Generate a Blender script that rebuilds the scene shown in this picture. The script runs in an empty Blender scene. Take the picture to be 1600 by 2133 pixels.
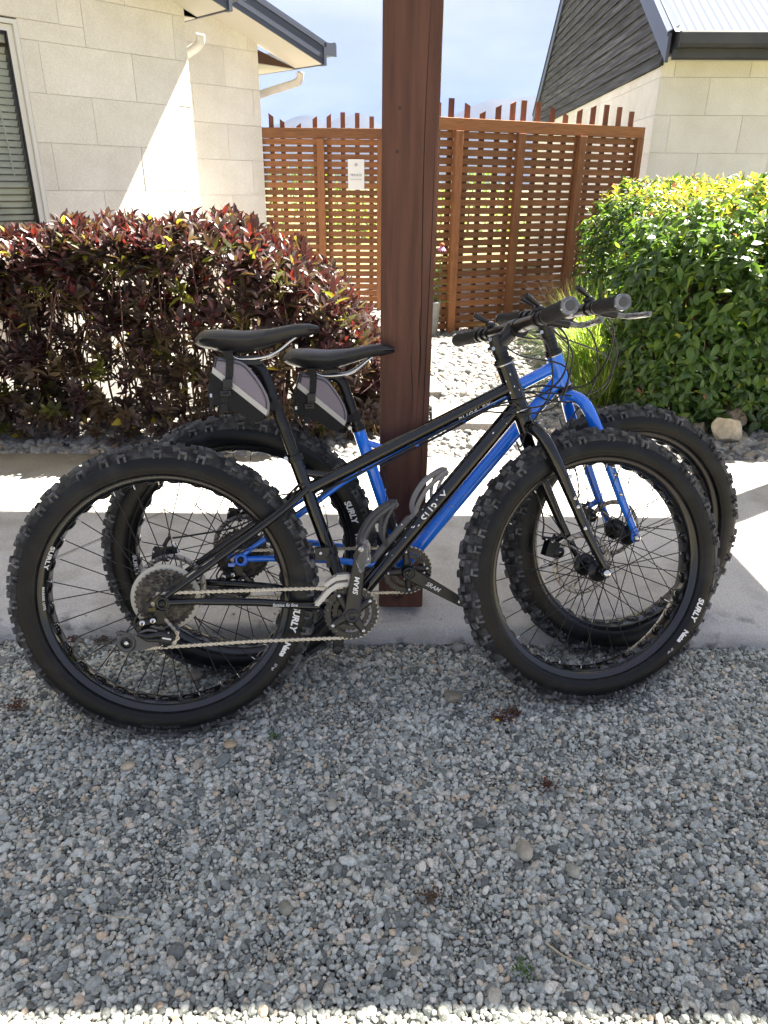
import bpy, math, random
import numpy as np
from mathutils import Vector, Matrix
random.seed(7); RS = np.random.RandomState(7)
S = bpy.context.scene
COL = S.collection
R = math.radians
PI = math.pi

# ---------------------------------------------------------------- camera, sky, sun
PITCH, ROLL, CAMH, FPX = 0.42232827, 0.00974825, 1.25892291, 1498.6328
cam = bpy.data.cameras.new('camera'); camo = bpy.data.objects.new('camera', cam); COL.objects.link(camo)
cp, sp = math.cos(PITCH), math.sin(PITCH)
fw, up, rt = Vector((0, cp, -sp)), Vector((0, sp, cp)), Vector((1, 0, 0))
c, s = math.cos(ROLL), math.sin(ROLL)
r2 = rt * c + up * s; u2 = -rt * s + up * c
camo.matrix_world = Matrix(((r2.x, u2.x, -fw.x, 0), (r2.y, u2.y, -fw.y, 0), (r2.z, u2.z, -fw.z, CAMH), (0, 0, 0, 1)))
cam.sensor_fit = 'HORIZONTAL'; cam.sensor_width = 36; cam.lens = FPX / 1600 * 36
cam.clip_start = 0.05; cam.clip_end = 20000
S.camera = camo
SUN_AZ, SUN_EL = R(56), R(54.8)          # azimuth clockwise from +Y
w = bpy.data.worlds.new('World'); S.world = w; w.use_nodes = True
nt = w.node_tree; nt.nodes.clear()
def N(nt, t, **k):
    n = nt.nodes.new(t)
    for a, b in k.items(): setattr(n, a, b)
    return n
sky = N(nt, 'ShaderNodeTexSky', sky_type='NISHITA', sun_disc=False, sun_elevation=SUN_EL, sun_rotation=SUN_AZ, air_density=1.0, dust_density=0.3, ozone_density=1.5)
tc = N(nt, 'ShaderNodeTexCoord'); mp = N(nt, 'ShaderNodeMapping'); mp.inputs['Scale'].default_value = (1, 1, 3.2)
no = N(nt, 'ShaderNodeTexNoise'); no.inputs['Scale'].default_value = 2.3; no.inputs['Detail'].default_value = 6; no.inputs['Roughness'].default_value = 0.55
cr = N(nt, 'ShaderNodeValToRGB'); cr.color_ramp.elements[0].position = .40; cr.color_ramp.elements[1].position = .66
mul = N(nt, 'ShaderNodeMath', operation='MULTIPLY'); mul.inputs[1].default_value = 1.0
veil = N(nt, 'ShaderNodeMixRGB'); veil.inputs['Color1'].default_value = (.53, .585, .81, 1); veil.inputs['Color2'].default_value = (.88, .90, .98, 1)   # thin high cloud all over the sky
mx = N(nt, 'ShaderNodeMixRGB'); mx.inputs['Fac'].default_value = .985
bg = N(nt, 'ShaderNodeBackground'); bg.inputs['Strength'].default_value = 0.13
ow = N(nt, 'ShaderNodeOutputWorld'); L = nt.links.new
L(tc.outputs['Generated'], mp.inputs['Vector']); L(mp.outputs['Vector'], no.inputs['Vector']); L(no.outputs['Fac'], cr.inputs['Fac'])
L(cr.outputs['Color'], mul.inputs[0]); L(mul.outputs[0], veil.inputs['Fac']); L(veil.outputs['Color'], mx.inputs['Color2']); L(sky.outputs['Color'], mx.inputs['Color1'])
L(mx.outputs['Color'], bg.inputs['Color']); L(bg.outputs['Background'], ow.inputs['Surface'])
sl = bpy.data.lights.new('sun', 'SUN'); sl.energy = 4.8; sl.angle = R(.5); sl.color = (1, .93, .82)
so = bpy.data.objects.new('sun', sl); COL.objects.link(so)
SUND = Vector((math.sin(SUN_AZ) * math.cos(SUN_EL), math.cos(SUN_AZ) * math.cos(SUN_EL), math.sin(SUN_EL)))
so.rotation_euler = SUND.to_track_quat('Z', 'Y').to_euler()
vs = S.view_settings; vs.view_transform = 'Standard'; vs.look = 'None'; vs.exposure = 2.98; vs.gamma = 1; vs.use_curve_mapping = False

# ---------------------------------------------------------------- helpers
def tag(o, label=None, cat=None, group=None, kind=None):
    if label: o['label'] = label
    if cat: o['category'] = cat
    if group: o['group'] = group
    if kind: o['kind'] = kind
    return o
def empty(name, M=None, parent=None):
    o = bpy.data.objects.new(name, None); COL.objects.link(o); o.empty_display_size = .05
    if parent: o.parent = parent
    if M is not None:
        if parent: o.matrix_local = M
        else: o.matrix_world = M
    return o
def link(name, me, parent=None, M=None, label=None):
    o = bpy.data.objects.new(name, me); COL.objects.link(o)
    if parent: o.parent = parent
    if M is not None: o.matrix_local = M
    if label: o['label'] = label
    return o
class MB:
    def __init__(s): s.v = []; s.f = []; s.m = []; s.sm = []; s.mats = []
    def mi(s, mat):
        if mat is None: return 0
        if mat not in s.mats: s.mats.append(mat)
        return s.mats.index(mat)
    def add(s, vs, fs, mat=None, smooth=False):
        o = len(s.v); s.v.extend([tuple(v) for v in vs]); k = s.mi(mat)
        for f in fs: s.f.append([i + o for i in f]); s.m.append(k); s.sm.append(smooth)
    def box(s, c, d, mat=None, M=None, taper=1.0):
        vs = []
        for z in (-.5, .5):
            for y in (-.5, .5):
                for x in (-.5, .5):
                    t = taper if z > 0 else 1
                    p = Vector((x * d[0] * t, y * d[1] * t, z * d[2]))
                    if M is not None: p = M @ p
                    vs.append(p + Vector(c))
        s.add(vs, [(0, 2, 3, 1), (4, 5, 7, 6), (0, 1, 5, 4), (2, 6, 7, 3), (0, 4, 6, 2), (1, 3, 7, 5)], mat)
    def prism(s, pts, ext, mat=None, org=(0, 0, 0), smooth=False):
        # pts: list of 3D points (planar loop), ext: extrusion vector
        n = len(pts); a = [Vector(p) + Vector(org) for p in pts]; b = [p + Vector(ext) for p in a]
        s.add(a + b, [tuple(range(n))[::-1], tuple(range(n, 2 * n))] , mat)
        s.add(a + b, [(i, (i + 1) % n, (i + 1) % n + n, i + n) for i in range(n)], mat, smooth)
    def tube(s, pts, rad, mat=None, seg=10, caps=True, smooth=True, flat=None, closed=False):
        P = [Vector(p) for p in pts]; n = len(P)
        if not hasattr(rad, '__len__'): rad = [rad] * n
        T = []
        for i in range(n):
            a = P[(i - 1) % n] if (closed or i) else P[i]; b = P[(i + 1) % n] if (closed or i < n - 1) else P[i]
            T.append((b - a).normalized())
        ref = Vector((0, 0, 1)) if abs(T[0].z) < .9 else Vector((1, 0, 0))
        u = (ref - T[0] * ref.dot(T[0])).normalized(); vs = []
        for i in range(n):
            u = (u - T[i] * u.dot(T[i]));
            u = u.normalized() if u.length > 1e-6 else Vector((1, 0, 0))
            v = T[i].cross(u)
            for k in range(seg):
                a = 2 * PI * k / seg; ru = rad[i]; rv = rad[i] * (flat if flat else 1)
                vs.append(P[i] + u * math.cos(a) * ru + v * math.sin(a) * rv)
        fs = [(i * seg + k, i * seg + (k + 1) % seg, (i + 1) * seg + (k + 1) % seg, (i + 1) * seg + k) for i in range(n - 1) for k in range(seg)]
        if closed: fs += [((n - 1) * seg + k, (n - 1) * seg + (k + 1) % seg, (k + 1) % seg, k) for k in range(seg)]
        s.add(vs, fs, mat, smooth)
        if caps and not closed:
            s.add(vs[:seg], [tuple(range(seg))[::-1]], mat); s.add(vs[-seg:], [tuple(range(seg))], mat)
    def lathe(s, prof, mat=None, seg=48, smooth=True, closed=False, c=(0, 0, 0), rmod=None):
        # prof: (r, y) about the y axis
        n = len(prof); vs = []
        for k in range(seg):
            a = 2 * PI * k / seg; m = rmod(k) if rmod else 1
            for r, y in prof: vs.append((c[0] + r * m * math.cos(a), c[1] + y, c[2] + r * m * math.sin(a)))
        q = n if closed else n - 1
        fs = [(k * n + i, k * n + (i + 1) % n, ((k + 1) % seg) * n + (i + 1) % n, ((k + 1) % seg) * n + i) for k in range(seg) for i in range(q)]
        s.add(vs, fs, mat, smooth)
    def ell(s, c, r, mat=None, seg=10, rings=6, M=None, smooth=True):
        vs = []
        for i in range(rings + 1):
            t = PI * i / rings
            for k in range(seg):
                a = 2 * PI * k / seg
                p = Vector((r[0] * math.sin(t) * math.cos(a), r[1] * math.sin(t) * math.sin(a), r[2] * math.cos(t)))
                if M is not None: p = M @ p
                vs.append(p + Vector(c))
        s.add(vs, [(i * seg + k, (i + 1) * seg + k, (i + 1) * seg + (k + 1) % seg, i * seg + (k + 1) % seg) for i in range(rings) for k in range(seg)], mat, smooth)
    def xf(s, M):
        s.v = [tuple(M @ Vector(v)) for v in s.v]; return s
    def mesh(s, name):
        me = bpy.data.meshes.new(name); me.from_pydata(s.v, [], s.f)
        for m in s.mats: me.materials.append(m)
        me.polygons.foreach_set('material_index', s.m); me.polygons.foreach_set('use_smooth', s.sm); me.update()
        return me
    def build(s, name, parent=None, M=None, label=None, bevel=0):
        o = link(name, s.mesh(name), parent, M, label)
        if bevel:
            b = o.modifiers.new('bevel', 'BEVEL'); b.width = bevel; b.segments = 2; b.limit_method = 'ANGLE'; b.angle_limit = R(40)
        return o
def spline(pts, n=8):
    P = [Vector(p) for p in pts]; out = []
    for i in range(len(P) - 1):
        p0 = P[i - 1] if i else P[i] * 2 - P[i + 1]; p1 = P[i]; p2 = P[i + 1]; p3 = P[i + 2] if i + 2 < len(P) else P[i + 1] * 2 - P[i]
        for k in range(n):
            t = k / n
            out.append(.5 * ((2 * p1) + (p2 - p0) * t + (2 * p0 - 5 * p1 + 4 * p2 - p3) * t * t + (3 * p1 - p0 - 3 * p2 + p3) * t ** 3))
    out.append(P[-1]); return out

# ---------------------------------------------------------------- materials
def mat(name, col, rough=.5, metal=0, coat=0, noise=None, bump=0, bscale=60, spec=None, trans=0, alpha=None, dust=None, rvar=0, stretch=None, obj_var=0, detail=4, sheen=0, crough=.05, ior=None):
    m = bpy.data.materials.new(name); m.use_nodes = True; t = m.node_tree; b = t.nodes['Principled BSDF']; K = t.links.new
    b.inputs['Roughness'].default_value = rough; b.inputs['Metallic'].default_value = metal
    b.inputs['Coat Weight'].default_value = coat; b.inputs['Coat Roughness'].default_value = crough
    if spec is not None: b.inputs['Specular IOR Level'].default_value = spec
    if ior: b.inputs['IOR'].default_value = ior
    if trans: b.inputs['Transmission Weight'].default_value = trans
    if alpha is not None: b.inputs['Alpha'].default_value = alpha
    if sheen: b.inputs['Sheen Weight'].default_value = sheen
    col4 = (*col, 1); b.inputs['Base Color'].default_value = col4
    co = N(t, 'ShaderNodeTexCoord'); vec = co.outputs['Object']
    if stretch:
        mm = N(t, 'ShaderNodeMapping'); mm.inputs['Scale'].default_value = stretch; K(vec, mm.inputs['Vector']); vec = mm.outputs['Vector']
    if obj_var:
        oj = N(t, 'ShaderNodeObjectInfo'); mo = N(t, 'ShaderNodeMath', operation='MULTIPLY'); mo.inputs[1].default_value = 80; av = N(t, 'ShaderNodeVectorMath', operation='ADD'); K(oj.outputs['Random'], mo.inputs[0]); K(vec, av.inputs[0]); K(mo.outputs[0], av.inputs[1]); vec = av.outputs[0]
    cur = None
    if noise:                                   # (scale, second colour, lo, hi)
        n = N(t, 'ShaderNodeTexNoise'); n.inputs['Scale'].default_value = noise[0]; n.inputs['Detail'].default_value = detail; K(vec, n.inputs['Vector'])
        r = N(t, 'ShaderNodeValToRGB'); r.color_ramp.elements[0].position = noise[2]; r.color_ramp.elements[1].position = noise[3]
        r.color_ramp.elements[0].color = col4; r.color_ramp.elements[1].color = (*noise[1], 1); K(n.outputs['Fac'], r.inputs['Fac']); cur = r.outputs['Color']
    if dust:                                    # (scale, colour, lo, hi)
        n = N(t, 'ShaderNodeTexNoise'); n.inputs['Scale'].default_value = dust[0]; n.inputs['Detail'].default_value = 6; K(vec if obj_var else co.outputs['Object'], n.inputs['Vector'])
        r = N(t, 'ShaderNodeMapRange'); r.inputs['From Min'].default_value = dust[2]; r.inputs['From Max'].default_value = dust[3]; K(n.outputs['Fac'], r.inputs['Value'])
        x = N(t, 'ShaderNodeMixRGB'); K(r.outputs[0], x.inputs['Fac']); x.inputs['Color1'].default_value = col4; x.inputs['Color2'].default_value = (*dust[1], 1)
        if cur: K(cur, x.inputs['Color1'])
        cur = x.outputs['Color']
        if dust[1][0] > col[0]:
            rr = N(t, 'ShaderNodeMapRange'); rr.inputs['To Min'].default_value = rough; rr.inputs['To Max'].default_value = .9; K(r.outputs[0], rr.inputs['Value']); K(rr.outputs[0], b.inputs['Roughness'])
    if obj_var:
        oi = N(t, 'ShaderNodeObjectInfo'); h = N(t, 'ShaderNodeHueSaturation'); mr = N(t, 'ShaderNodeMapRange')
        mr.inputs['To Min'].default_value = 1 - obj_var; mr.inputs['To Max'].default_value = 1 + obj_var; K(oi.outputs['Random'], mr.inputs['Value']); K(mr.outputs[0], h.inputs['Value'])
        if cur: K(cur, h.inputs['Color'])
        else: h.inputs['Color'].default_value = col4
        cur = h.outputs['Color']
    if cur: K(cur, b.inputs['Base Color'])
    if rvar:
        n = N(t, 'ShaderNodeTexNoise'); n.inputs['Scale'].default_value = bscale * .4; K(vec, n.inputs['Vector'])
        r = N(t, 'ShaderNodeMapRange'); r.inputs['To Min'].default_value = max(.02, rough - rvar); r.inputs['To Max'].default_value = rough + rvar; K(n.outputs['Fac'], r.inputs['Value']); K(r.outputs[0], b.inputs['Roughness'])
    if bump:
        n = N(t, 'ShaderNodeTexNoise'); n.inputs['Scale'].default_value = bscale; n.inputs['Detail'].default_value = 6; K(vec, n.inputs['Vector'])
        bp = N(t, 'ShaderNodeBump'); bp.inputs['Strength'].default_value = bump; bp.inputs['Distance'].default_value = .01; K(n.outputs['Fac'], bp.inputs['Height']); K(bp.outputs[0], b.inputs['Normal'])
    return m
def leafmat(name, col, back, tr=.35, rough=.35, ovar=.25):
    m = bpy.data.materials.new(name); m.use_nodes = True; t = m.node_tree; b = t.nodes['Principled BSDF']; K = t.links.new
    b.inputs['Roughness'].default_value = rough; b.inputs['Base Color'].default_value = (*col, 1)
    co = N(t, 'ShaderNodeTexCoord'); n = N(t, 'ShaderNodeTexNoise'); n.inputs['Scale'].default_value = 9; K(co.outputs['Object'], n.inputs['Vector'])
    h = N(t, 'ShaderNodeHueSaturation'); mr = N(t, 'ShaderNodeMapRange'); mr.inputs['From Min'].default_value = .3; mr.inputs['From Max'].default_value = .7
    mr.inputs['To Min'].default_value = 1 - ovar; mr.inputs['To Max'].default_value = 1 + ovar
    K(n.outputs['Fac'], mr.inputs['Value']); K(mr.outputs[0], h.inputs['Value']); h.inputs['Color'].default_value = (*col, 1); K(h.outputs['Color'], b.inputs['Base Color'])
    tl = N(t, 'ShaderNodeBsdfTranslucent'); tl.inputs['Color'].default_value = (*back, 1)
    mxs = N(t, 'ShaderNodeMixShader'); mxs.inputs['Fac'].default_value = tr; o = t.nodes['Material Output']
    K(b.outputs[0], mxs.inputs[1]); K(tl.outputs[0], mxs.inputs[2]); K(mxs.outputs[0], o.inputs['Surface'])
    return m
M_ = {}
M_['tire'] = mat('tire_rubber', (.003, .0035, .0045), .33, spec=.26, dust=(9, (.03, .03, .03), .52, .85), bump=.15, bscale=180, rvar=.08)
M_['crown'] = mat('tread_carcass', (.012, .012, .013), .65, dust=(30, (.085, .085, .085), .40, .70), bump=.6, bscale=260, spec=.3)
M_['knob'] = mat('tread_rubber', (.036, .036, .037), .78, spec=.25, dust=(24, (.17, .17, .17), .38, .66), bump=.5, bscale=240)
M_['rim'] = mat('rim_black', (.004, .0045, .006), .22, metal=0, coat=.25, rvar=.05, crough=.15)
M_['rimglint'] = mat('rim_glint_grey', (.035, .038, .043), .35, metal=.5)  # lighter grey paints the highlight on flange edges and hole rings
M_['hole'] = mat('rim_strip_black', (.004, .004, .005), .15)
M_['black'] = mat('black_paint', (.0025, .003, .004), .12, coat=.55, crough=.03, spec=.3)
M_['blue'] = mat('blue_paint', (.008, .19, .90), .20, coat=1, crough=.06)
M_['plastic'] = mat('black_plastic', (.009, .009, .010), .42, bump=.06, bscale=300)
M_['anod'] = mat('black_anodised', (.007, .0075, .009), .3, metal=.3, dust=(30, (.05, .05, .05), .58, .8))
M_['crank'] = mat('crank_satin', (.010, .010, .011), .36, dust=(25, (.045, .045, .045), .55, .8))
M_['grip'] = mat('grip_rubber', (.006, .006, .0065), .8, bump=.9, bscale=420)
M_['steel'] = mat('bright_steel', (.55, .55, .55), .25, metal=1, rvar=.08)
M_['dirtysteel'] = mat('chain_steel', (.50, .47, .40), .42, metal=.55, dust=(200, (.24, .20, .15), .5, .7))
M_['cog'] = mat('dusty_cog', (.035, .031, .026), .6, metal=.3, dust=(90, (.19, .165, .125), .44, .68))
M_['rotor'] = mat('rotor_steel', (.40, .365, .32), .35, metal=.45)
M_['spoke'] = mat('spoke_black', (.012, .012, .013), .35, metal=.4)
M_['cap'] = mat('clear_bar_cap', (.20, .21, .22), .22, coat=.6, noise=(60, (.09, .09, .10), .4, .6))
M_['saddle'] = mat('saddle_vinyl', (.008, .0085, .011), .33, bump=.25, bscale=700, coat=.15, crough=.3)
M_['fabric'] = mat('bag_fabric_grey', (.21, .185, .225), .9, bump=.35, bscale=900, sheen=.3)
M_['bagblack'] = mat('bag_panel_black', (.007, .007, .008), .6, spec=.25, bump=.2, bscale=120)
M_['reflect'] = mat('reflective_tape', (.42, .41, .39), .45)
M_['webbing'] = mat('webbing_black', (.014, .014, .015), .8, bump=.6, bscale=500)
M_['ink'] = mat('white_print', (.75, .75, .74), .5)
M_['cable'] = mat('cable_black', (.008, .008, .009), .35)
M_['silver'] = mat('polished_alloy', (.62, .62, .62), .18, metal=1)
M_['guide'] = mat('brushed_guide', (.42, .42, .43), .35, metal=.6)
M_['clear'] = mat('clear_film', (.85, .86, .86), .08, trans=.92, ior=1.3)
M_['prot'] = mat('yellowed_plastic', (.62, .60, .52), .35, trans=.35, ior=1.2)
M_['cagegrey'] = mat('cage_grey', (.065, .065, .068), .45)
M_['cagewhite'] = mat('cage_silver_grey', (.36, .35, .33), .5)
M_['redmark'] = mat('red_mark', (.4, .03, .02), .5)

# ---------------------------------------------------------------- text
FC = {}
def text_pts(txt, size, ext=.0002, shear=0, spacing=1, offset=0):
    cu = bpy.data.curves.new('t', 'FONT'); cu.body = txt; cu.size = size; cu.extrude = ext; cu.align_x = 'CENTER'; cu.align_y = 'CENTER'; cu.shear = shear
    cu.space_character = spacing; cu.offset = offset; cu.resolution_u = 3
    ob = bpy.data.objects.new('t', cu); COL.objects.link(ob); dg = bpy.context.evaluated_depsgraph_get(); dg.update()
    me = bpy.data.meshes.new_from_object(ob.evaluated_get(dg)); bpy.data.objects.remove(ob); bpy.data.curves.remove(cu)
    return me
def flat_text(txt, size, M, name, parent, mt, **k):
    me = text_pts(txt, size, **k); me.transform(M); me.materials.clear(); me.materials.append(mt); me.name = name
    return link(name, me, parent)
def ring_text(txt, size, r, y, ang, name, parent, mt, inward=False, tilt=0, hs=1, **k):
    me = text_pts(txt, size, **k); me.materials.clear(); me.materials.append(mt)
    for v in me.vertices:
        x, h, e = v.co; h *= hs
        if inward: th = ang + x / r; rr = r - h
        else: th = ang - x / r; rr = r + h
        if tilt == 'tire': q_ = (rr - .3175) / .0435; yy = -(abs(tprof(math.acos(math.copysign(min(1, abs(q_)) ** (1 / .84), q_)))[1]) + .0013 + e)
        else: yy = y - e - tilt * (rr - r)
        v.co = (rr * math.cos(th), yy, rr * math.sin(th))
    me.update(); return link(name, me, parent)

# ================================================================ GROUND
m = bpy.data.materials.new('concrete_path'); m.use_nodes = True; t = m.node_tree; b = t.nodes['Principled BSDF']; K = t.links.new
def noisecol(t, vec, sc, a, bcol, lo, hi, det=6):
    n = N(t, 'ShaderNodeTexNoise'); n.inputs['Scale'].default_value = sc; n.inputs['Detail'].default_value = det; t.links.new(vec, n.inputs['Vector'])
    r = N(t, 'ShaderNodeValToRGB'); r.color_ramp.elements[0].position = lo; r.color_ramp.elements[1].position = hi
    r.color_ramp.elements[0].color = (*a, 1); r.color_ramp.elements[1].color = (*bcol, 1); t.links.new(n.outputs['Fac'], r.inputs['Fac']); return r.outputs['Color'], n.outputs['Fac']
def mixc(t, f, a, b_, mode='MIX'):
    x = N(t, 'ShaderNodeMixRGB', blend_type=mode)
    for k, v in (('Fac', f), ('Color1', a), ('Color2', b_)):
        if isinstance(v, (float, int)): x.inputs[k].default_value = v
        elif isinstance(v, tuple): x.inputs[k].default_value = (*v, 1)
        else: t.links.new(v, x.inputs[k])
    return x.outputs['Color']
g = N(t, 'ShaderNodeNewGeometry'); P = g.outputs['Position']
c1, _ = noisecol(t, P, 3, (.52, .50, .465), (.61, .59, .55), .35, .65)
c2, f2 = noisecol(t, P, 420, (.72, .72, .72), (1.12, 1.12, 1.12), .38, .62, 2)
cc = mixc(t, 1.0, c1, c2, 'MULTIPLY')
c5, _ = noisecol(t, P, 5.5, (.80, .79, .77), (1.0, 1.0, 1.0), .36, .50, 8); cc = mixc(t, 1.0, cc, c5, 'MULTIPLY')
c3, f3 = noisecol(t, P, 14, (0, 0, 0), (1, 1, 1), .56, .72, 8)     # lichen and grime, strongest along the broken front edge
sx = N(t, 'ShaderNodeSeparateXYZ'); K(P, sx.inputs[0])
mr = N(t, 'ShaderNodeMapRange'); mr.inputs['From Min'].default_value = 1.98; mr.inputs['From Max'].default_value = 1.80; K(sx.outputs['Y'], mr.inputs['Value'])
ff = N(t, 'ShaderNodeMath', operation='MULTIPLY'); K(c3, ff.inputs[0]); K(mr.outputs[0], ff.inputs[1])
cc = mixc(t, ff.outputs[0], cc, (.06, .055, .045))
K(cc, b.inputs['Base Color']); b.inputs['Roughness'].default_value = .88
bp = N(t, 'ShaderNodeBump'); bp.inputs['Strength'].default_value = .35; bp.inputs['Distance'].default_value = .003; K(f2, bp.inputs['Height']); K(bp.outputs[0], b.inputs['Normal'])
M_['concrete'] = m
M_['soil'] = mat('soil_grit', (.10, .095, .085), .95, noise=(8, (.16, .15, .135), .4, .6), bump=1, bscale=120)
M_['dirt'] = mat('dark_grit', (.14, .12, .095), .95, noise=(6, (.22, .19, .15), .4, .65), bump=1, bscale=160)
M_['lawn'] = mat('lawn_grass', (.13, .135, .045), .9, noise=(5, (.19, .175, .065), .4, .6), bump=1, bscale=50)

def grid_sheet(name, x0, x1, y0, y1, nx, ny, zf, mt, kind='structure', smooth=True):
    xs = np.linspace(x0, x1, nx); ys = np.linspace(y0, y1, ny)
    vs = [(x, y, zf(x, y)) for y in ys for x in xs]
    fs = [(j * nx + i, j * nx + i + 1, (j + 1) * nx + i + 1, (j + 1) * nx + i) for j in range(ny - 1) for i in range(nx - 1)]
    me = bpy.data.meshes.new(name); me.from_pydata(vs, [], fs); me.materials.append(mt); me.polygons.foreach_set('use_smooth', [smooth] * len(fs)); me.update()
    o = link(name, me); tag(o, kind=kind); return o
from mathutils import noise as mnoise
def zg(x, y): return .010 * mnoise.noise(Vector((x * 1.7, y * 1.7, 0))) + .004 * mnoise.noise(Vector((x * 6, y * 6, 3)))
base = MB(); base.add([(-2650, -450, -.03), (2650, -450, -.03), (2650, 3750, -.03), (-2650, 3750, -.03)], [(0, 1, 2, 3)], M_['lawn'])
o = base.build('ground'); tag(o, 'mown lawn and open land stretching away behind the fences', kind='structure')
o = grid_sheet('gravel_yard', -3.5, 3.5, -3, 1.86, 90, 60, lambda x, y: zg(x, y) - .012, M_['dirt']); o['label'] = 'gritty soil under the grey gravel in front of the path'
o = grid_sheet('garden_ground', -5, 6, 3.25, 12.0, 60, 50, lambda x, y: .035 + .01 * mnoise.noise(Vector((x, y, 5))), M_['soil']); o['label'] = 'soil under the pebbles between the hedges'
# path with a rough front edge; wide slab sections with a cut joint
pm = MB(); nx = 160; xs = np.linspace(-4, 4.2, nx)
def edge(x): return 1.815 + .006 * mnoise.noise(Vector((x * 9, 0, 0))) + .004 * mnoise.noise(Vector((x * 37, 0, 4)))
rows = []
for x in xs:
    e = edge(x); q = .004 * mnoise.noise(Vector((x * 23, 0, 9)))
    rows.append([(x, e + .012, -.05), (x, e + .004 + q, .02), (x, e + q, .052), (x, e + .010, .066), (x, e + .03, .070), (x, 2.4, .07), (x, 3.30, .07), (x, 3.305, -.02)])
k = len(rows[0]); pm.add([p for r_ in rows for p in r_], [(i * k + j, (i + 1) * k + j, (i + 1) * k + j + 1, i * k + j + 1) for i in range(nx - 1) for j in range(k - 1)], M_['concrete'], True)
o = pm.build('path', label='pale concrete path crossing behind the bicycles'); tag(o, kind='structure')
jm = mat('joint_dark', (.10, .098, .092), .9)
j = MB(); a, bq = Vector((-.88, 2.62, .0745)), Vector((-1.16, 2.20, .0745)); dd = (bq - a).normalized(); pp = Vector((-dd.y, dd.x, 0)) * .0022
j.add([a - pp, a + pp, bq + pp, bq - pp], [(0, 1, 2, 3)], jm); o = j.build('path_crack', label='thin crack across the left end of the path'); o['kind'] = 'structure'

# ---------------------------------------------------------------- gravel (geometry-node instances of rock variants)
def rockmat(name, ramp, scale=40, rough=.8):
    m = bpy.data.materials.new(name); m.use_nodes = True; t = m.node_tree; b = t.nodes['Principled BSDF']; K = t.links.new
    oi = N(t, 'ShaderNodeObjectInfo'); r = N(t, 'ShaderNodeValToRGB'); r.color_ramp.interpolation = 'LINEAR'
    el = r.color_ramp.elements
    while len(el) < len(ramp): el.new(.5)
    for e, (p, c_) in zip(el, ramp): e.position = p; e.color = (*c_, 1)
    K(oi.outputs['Random'], r.inputs['Fac'])
    co = N(t, 'ShaderNodeTexCoord'); n = N(t, 'ShaderNodeTexNoise'); n.inputs['Scale'].default_value = 2.2; n.inputs['Detail'].default_value = 5
    ad = N(t, 'ShaderNodeVectorMath', operation='ADD'); cb = N(t, 'ShaderNodeCombineXYZ'); ml = N(t, 'ShaderNodeMath', operation='MULTIPLY'); ml.inputs[1].default_value = 50
    K(oi.outputs['Random'], ml.inputs[0]); K(ml.outputs[0], cb.inputs[0]); K(co.outputs['Object'], ad.inputs[0]); K(cb.outputs[0], ad.inputs[1]); K(ad.outputs[0], n.inputs['Vector'])
    mr = N(t, 'ShaderNodeMapRange'); mr.inputs['From Min'].default_value = .3; mr.inputs['From Max'].default_value = .7; mr.inputs['To Min'].default_value = .78; mr.inputs['To Max'].default_value = 1.2
    K(n.outputs['Fac'], mr.inputs['Value']); h = N(t, 'ShaderNodeHueSaturation'); K(r.outputs['Color'], h.inputs['Color']); K(mr.outputs[0], h.inputs['Value']); K(h.outputs['Color'], b.inputs['Base Color'])
    b.inputs['Roughness'].default_value = rough
    bp = N(t, 'ShaderNodeBump'); bp.inputs['Strength'].default_value = .25; bp.inputs['Distance'].default_value = .2; K(n.outputs['Fac'], bp.inputs['Height']); K(bp.outputs[0], b.inputs['Normal'])
    return m
GR = [(0, (.10, .106, .096)), (.13, (.20, .212, .192)), (.36, (.345, .362, .328)), (.60, (.47, .485, .435)), (.78, (.60, .61, .54)), (.87, (.38, .33, .25)), (.94, (.64, .62, .54)), (.965, (.55, .41, .27)), (1, (.74, .71, .62))]
PB = [(0, (.10, .105, .11)), (.2, (.17, .17, .165)), (.45, (.25, .25, .24)), (.7, (.31, .305, .285)), (.88, (.26, .20, .14)), (1, (.38, .37, .34))]
M_['gravel'] = rockmat('gravel_stone', GR); M_['pebble'] = rockmat('garden_pebble', PB, rough=.75)
def ico(sub):
    import bmesh
    bm = bmesh.new(); bmesh.ops.create_icosphere(bm, subdivisions=sub, radius=1)
    v = np.array([x.co[:] for x in bm.verts]); f = [[q.index for q in x.verts] for x in bm.faces]; bm.free(); return v, f
IV, IF = ico(2)
def rock_variants(prefix, mt, n, angular, seed):
    rs = np.random.RandomState(seed); c = bpy.data.collections.new(prefix)
    for i in range(n):
        v = IV.copy()
        if angular:
            for _ in range(rs.randint(8, 13)):        # cut by random planes: crushed stone
                d = rs.normal(size=3); d /= np.linalg.norm(d); h = rs.uniform(.62, .9); q = v @ d; k = q > h; v[k] -= np.outer(q[k] - h, d)
            v *= (1 + rs.uniform(-.04, .04, (len(v), 1)))
        else:
            for _ in range(3):
                d = rs.normal(size=3); d /= np.linalg.norm(d); v *= (1 + .16 * (v @ d))[:, None]
        v *= np.array([1.15, rs.uniform(.75, 1.0), rs.uniform(.5, .8)])
        me = bpy.data.meshes.new(prefix); me.from_pydata(v.tolist(), [], IF); me.materials.append(mt)
        me.polygons.foreach_set('use_smooth', [not angular or i % 5 == 0] * len(IF)); me.update()
        o = bpy.data.objects.new(prefix, me); c.objects.link(o)
    return c
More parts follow.
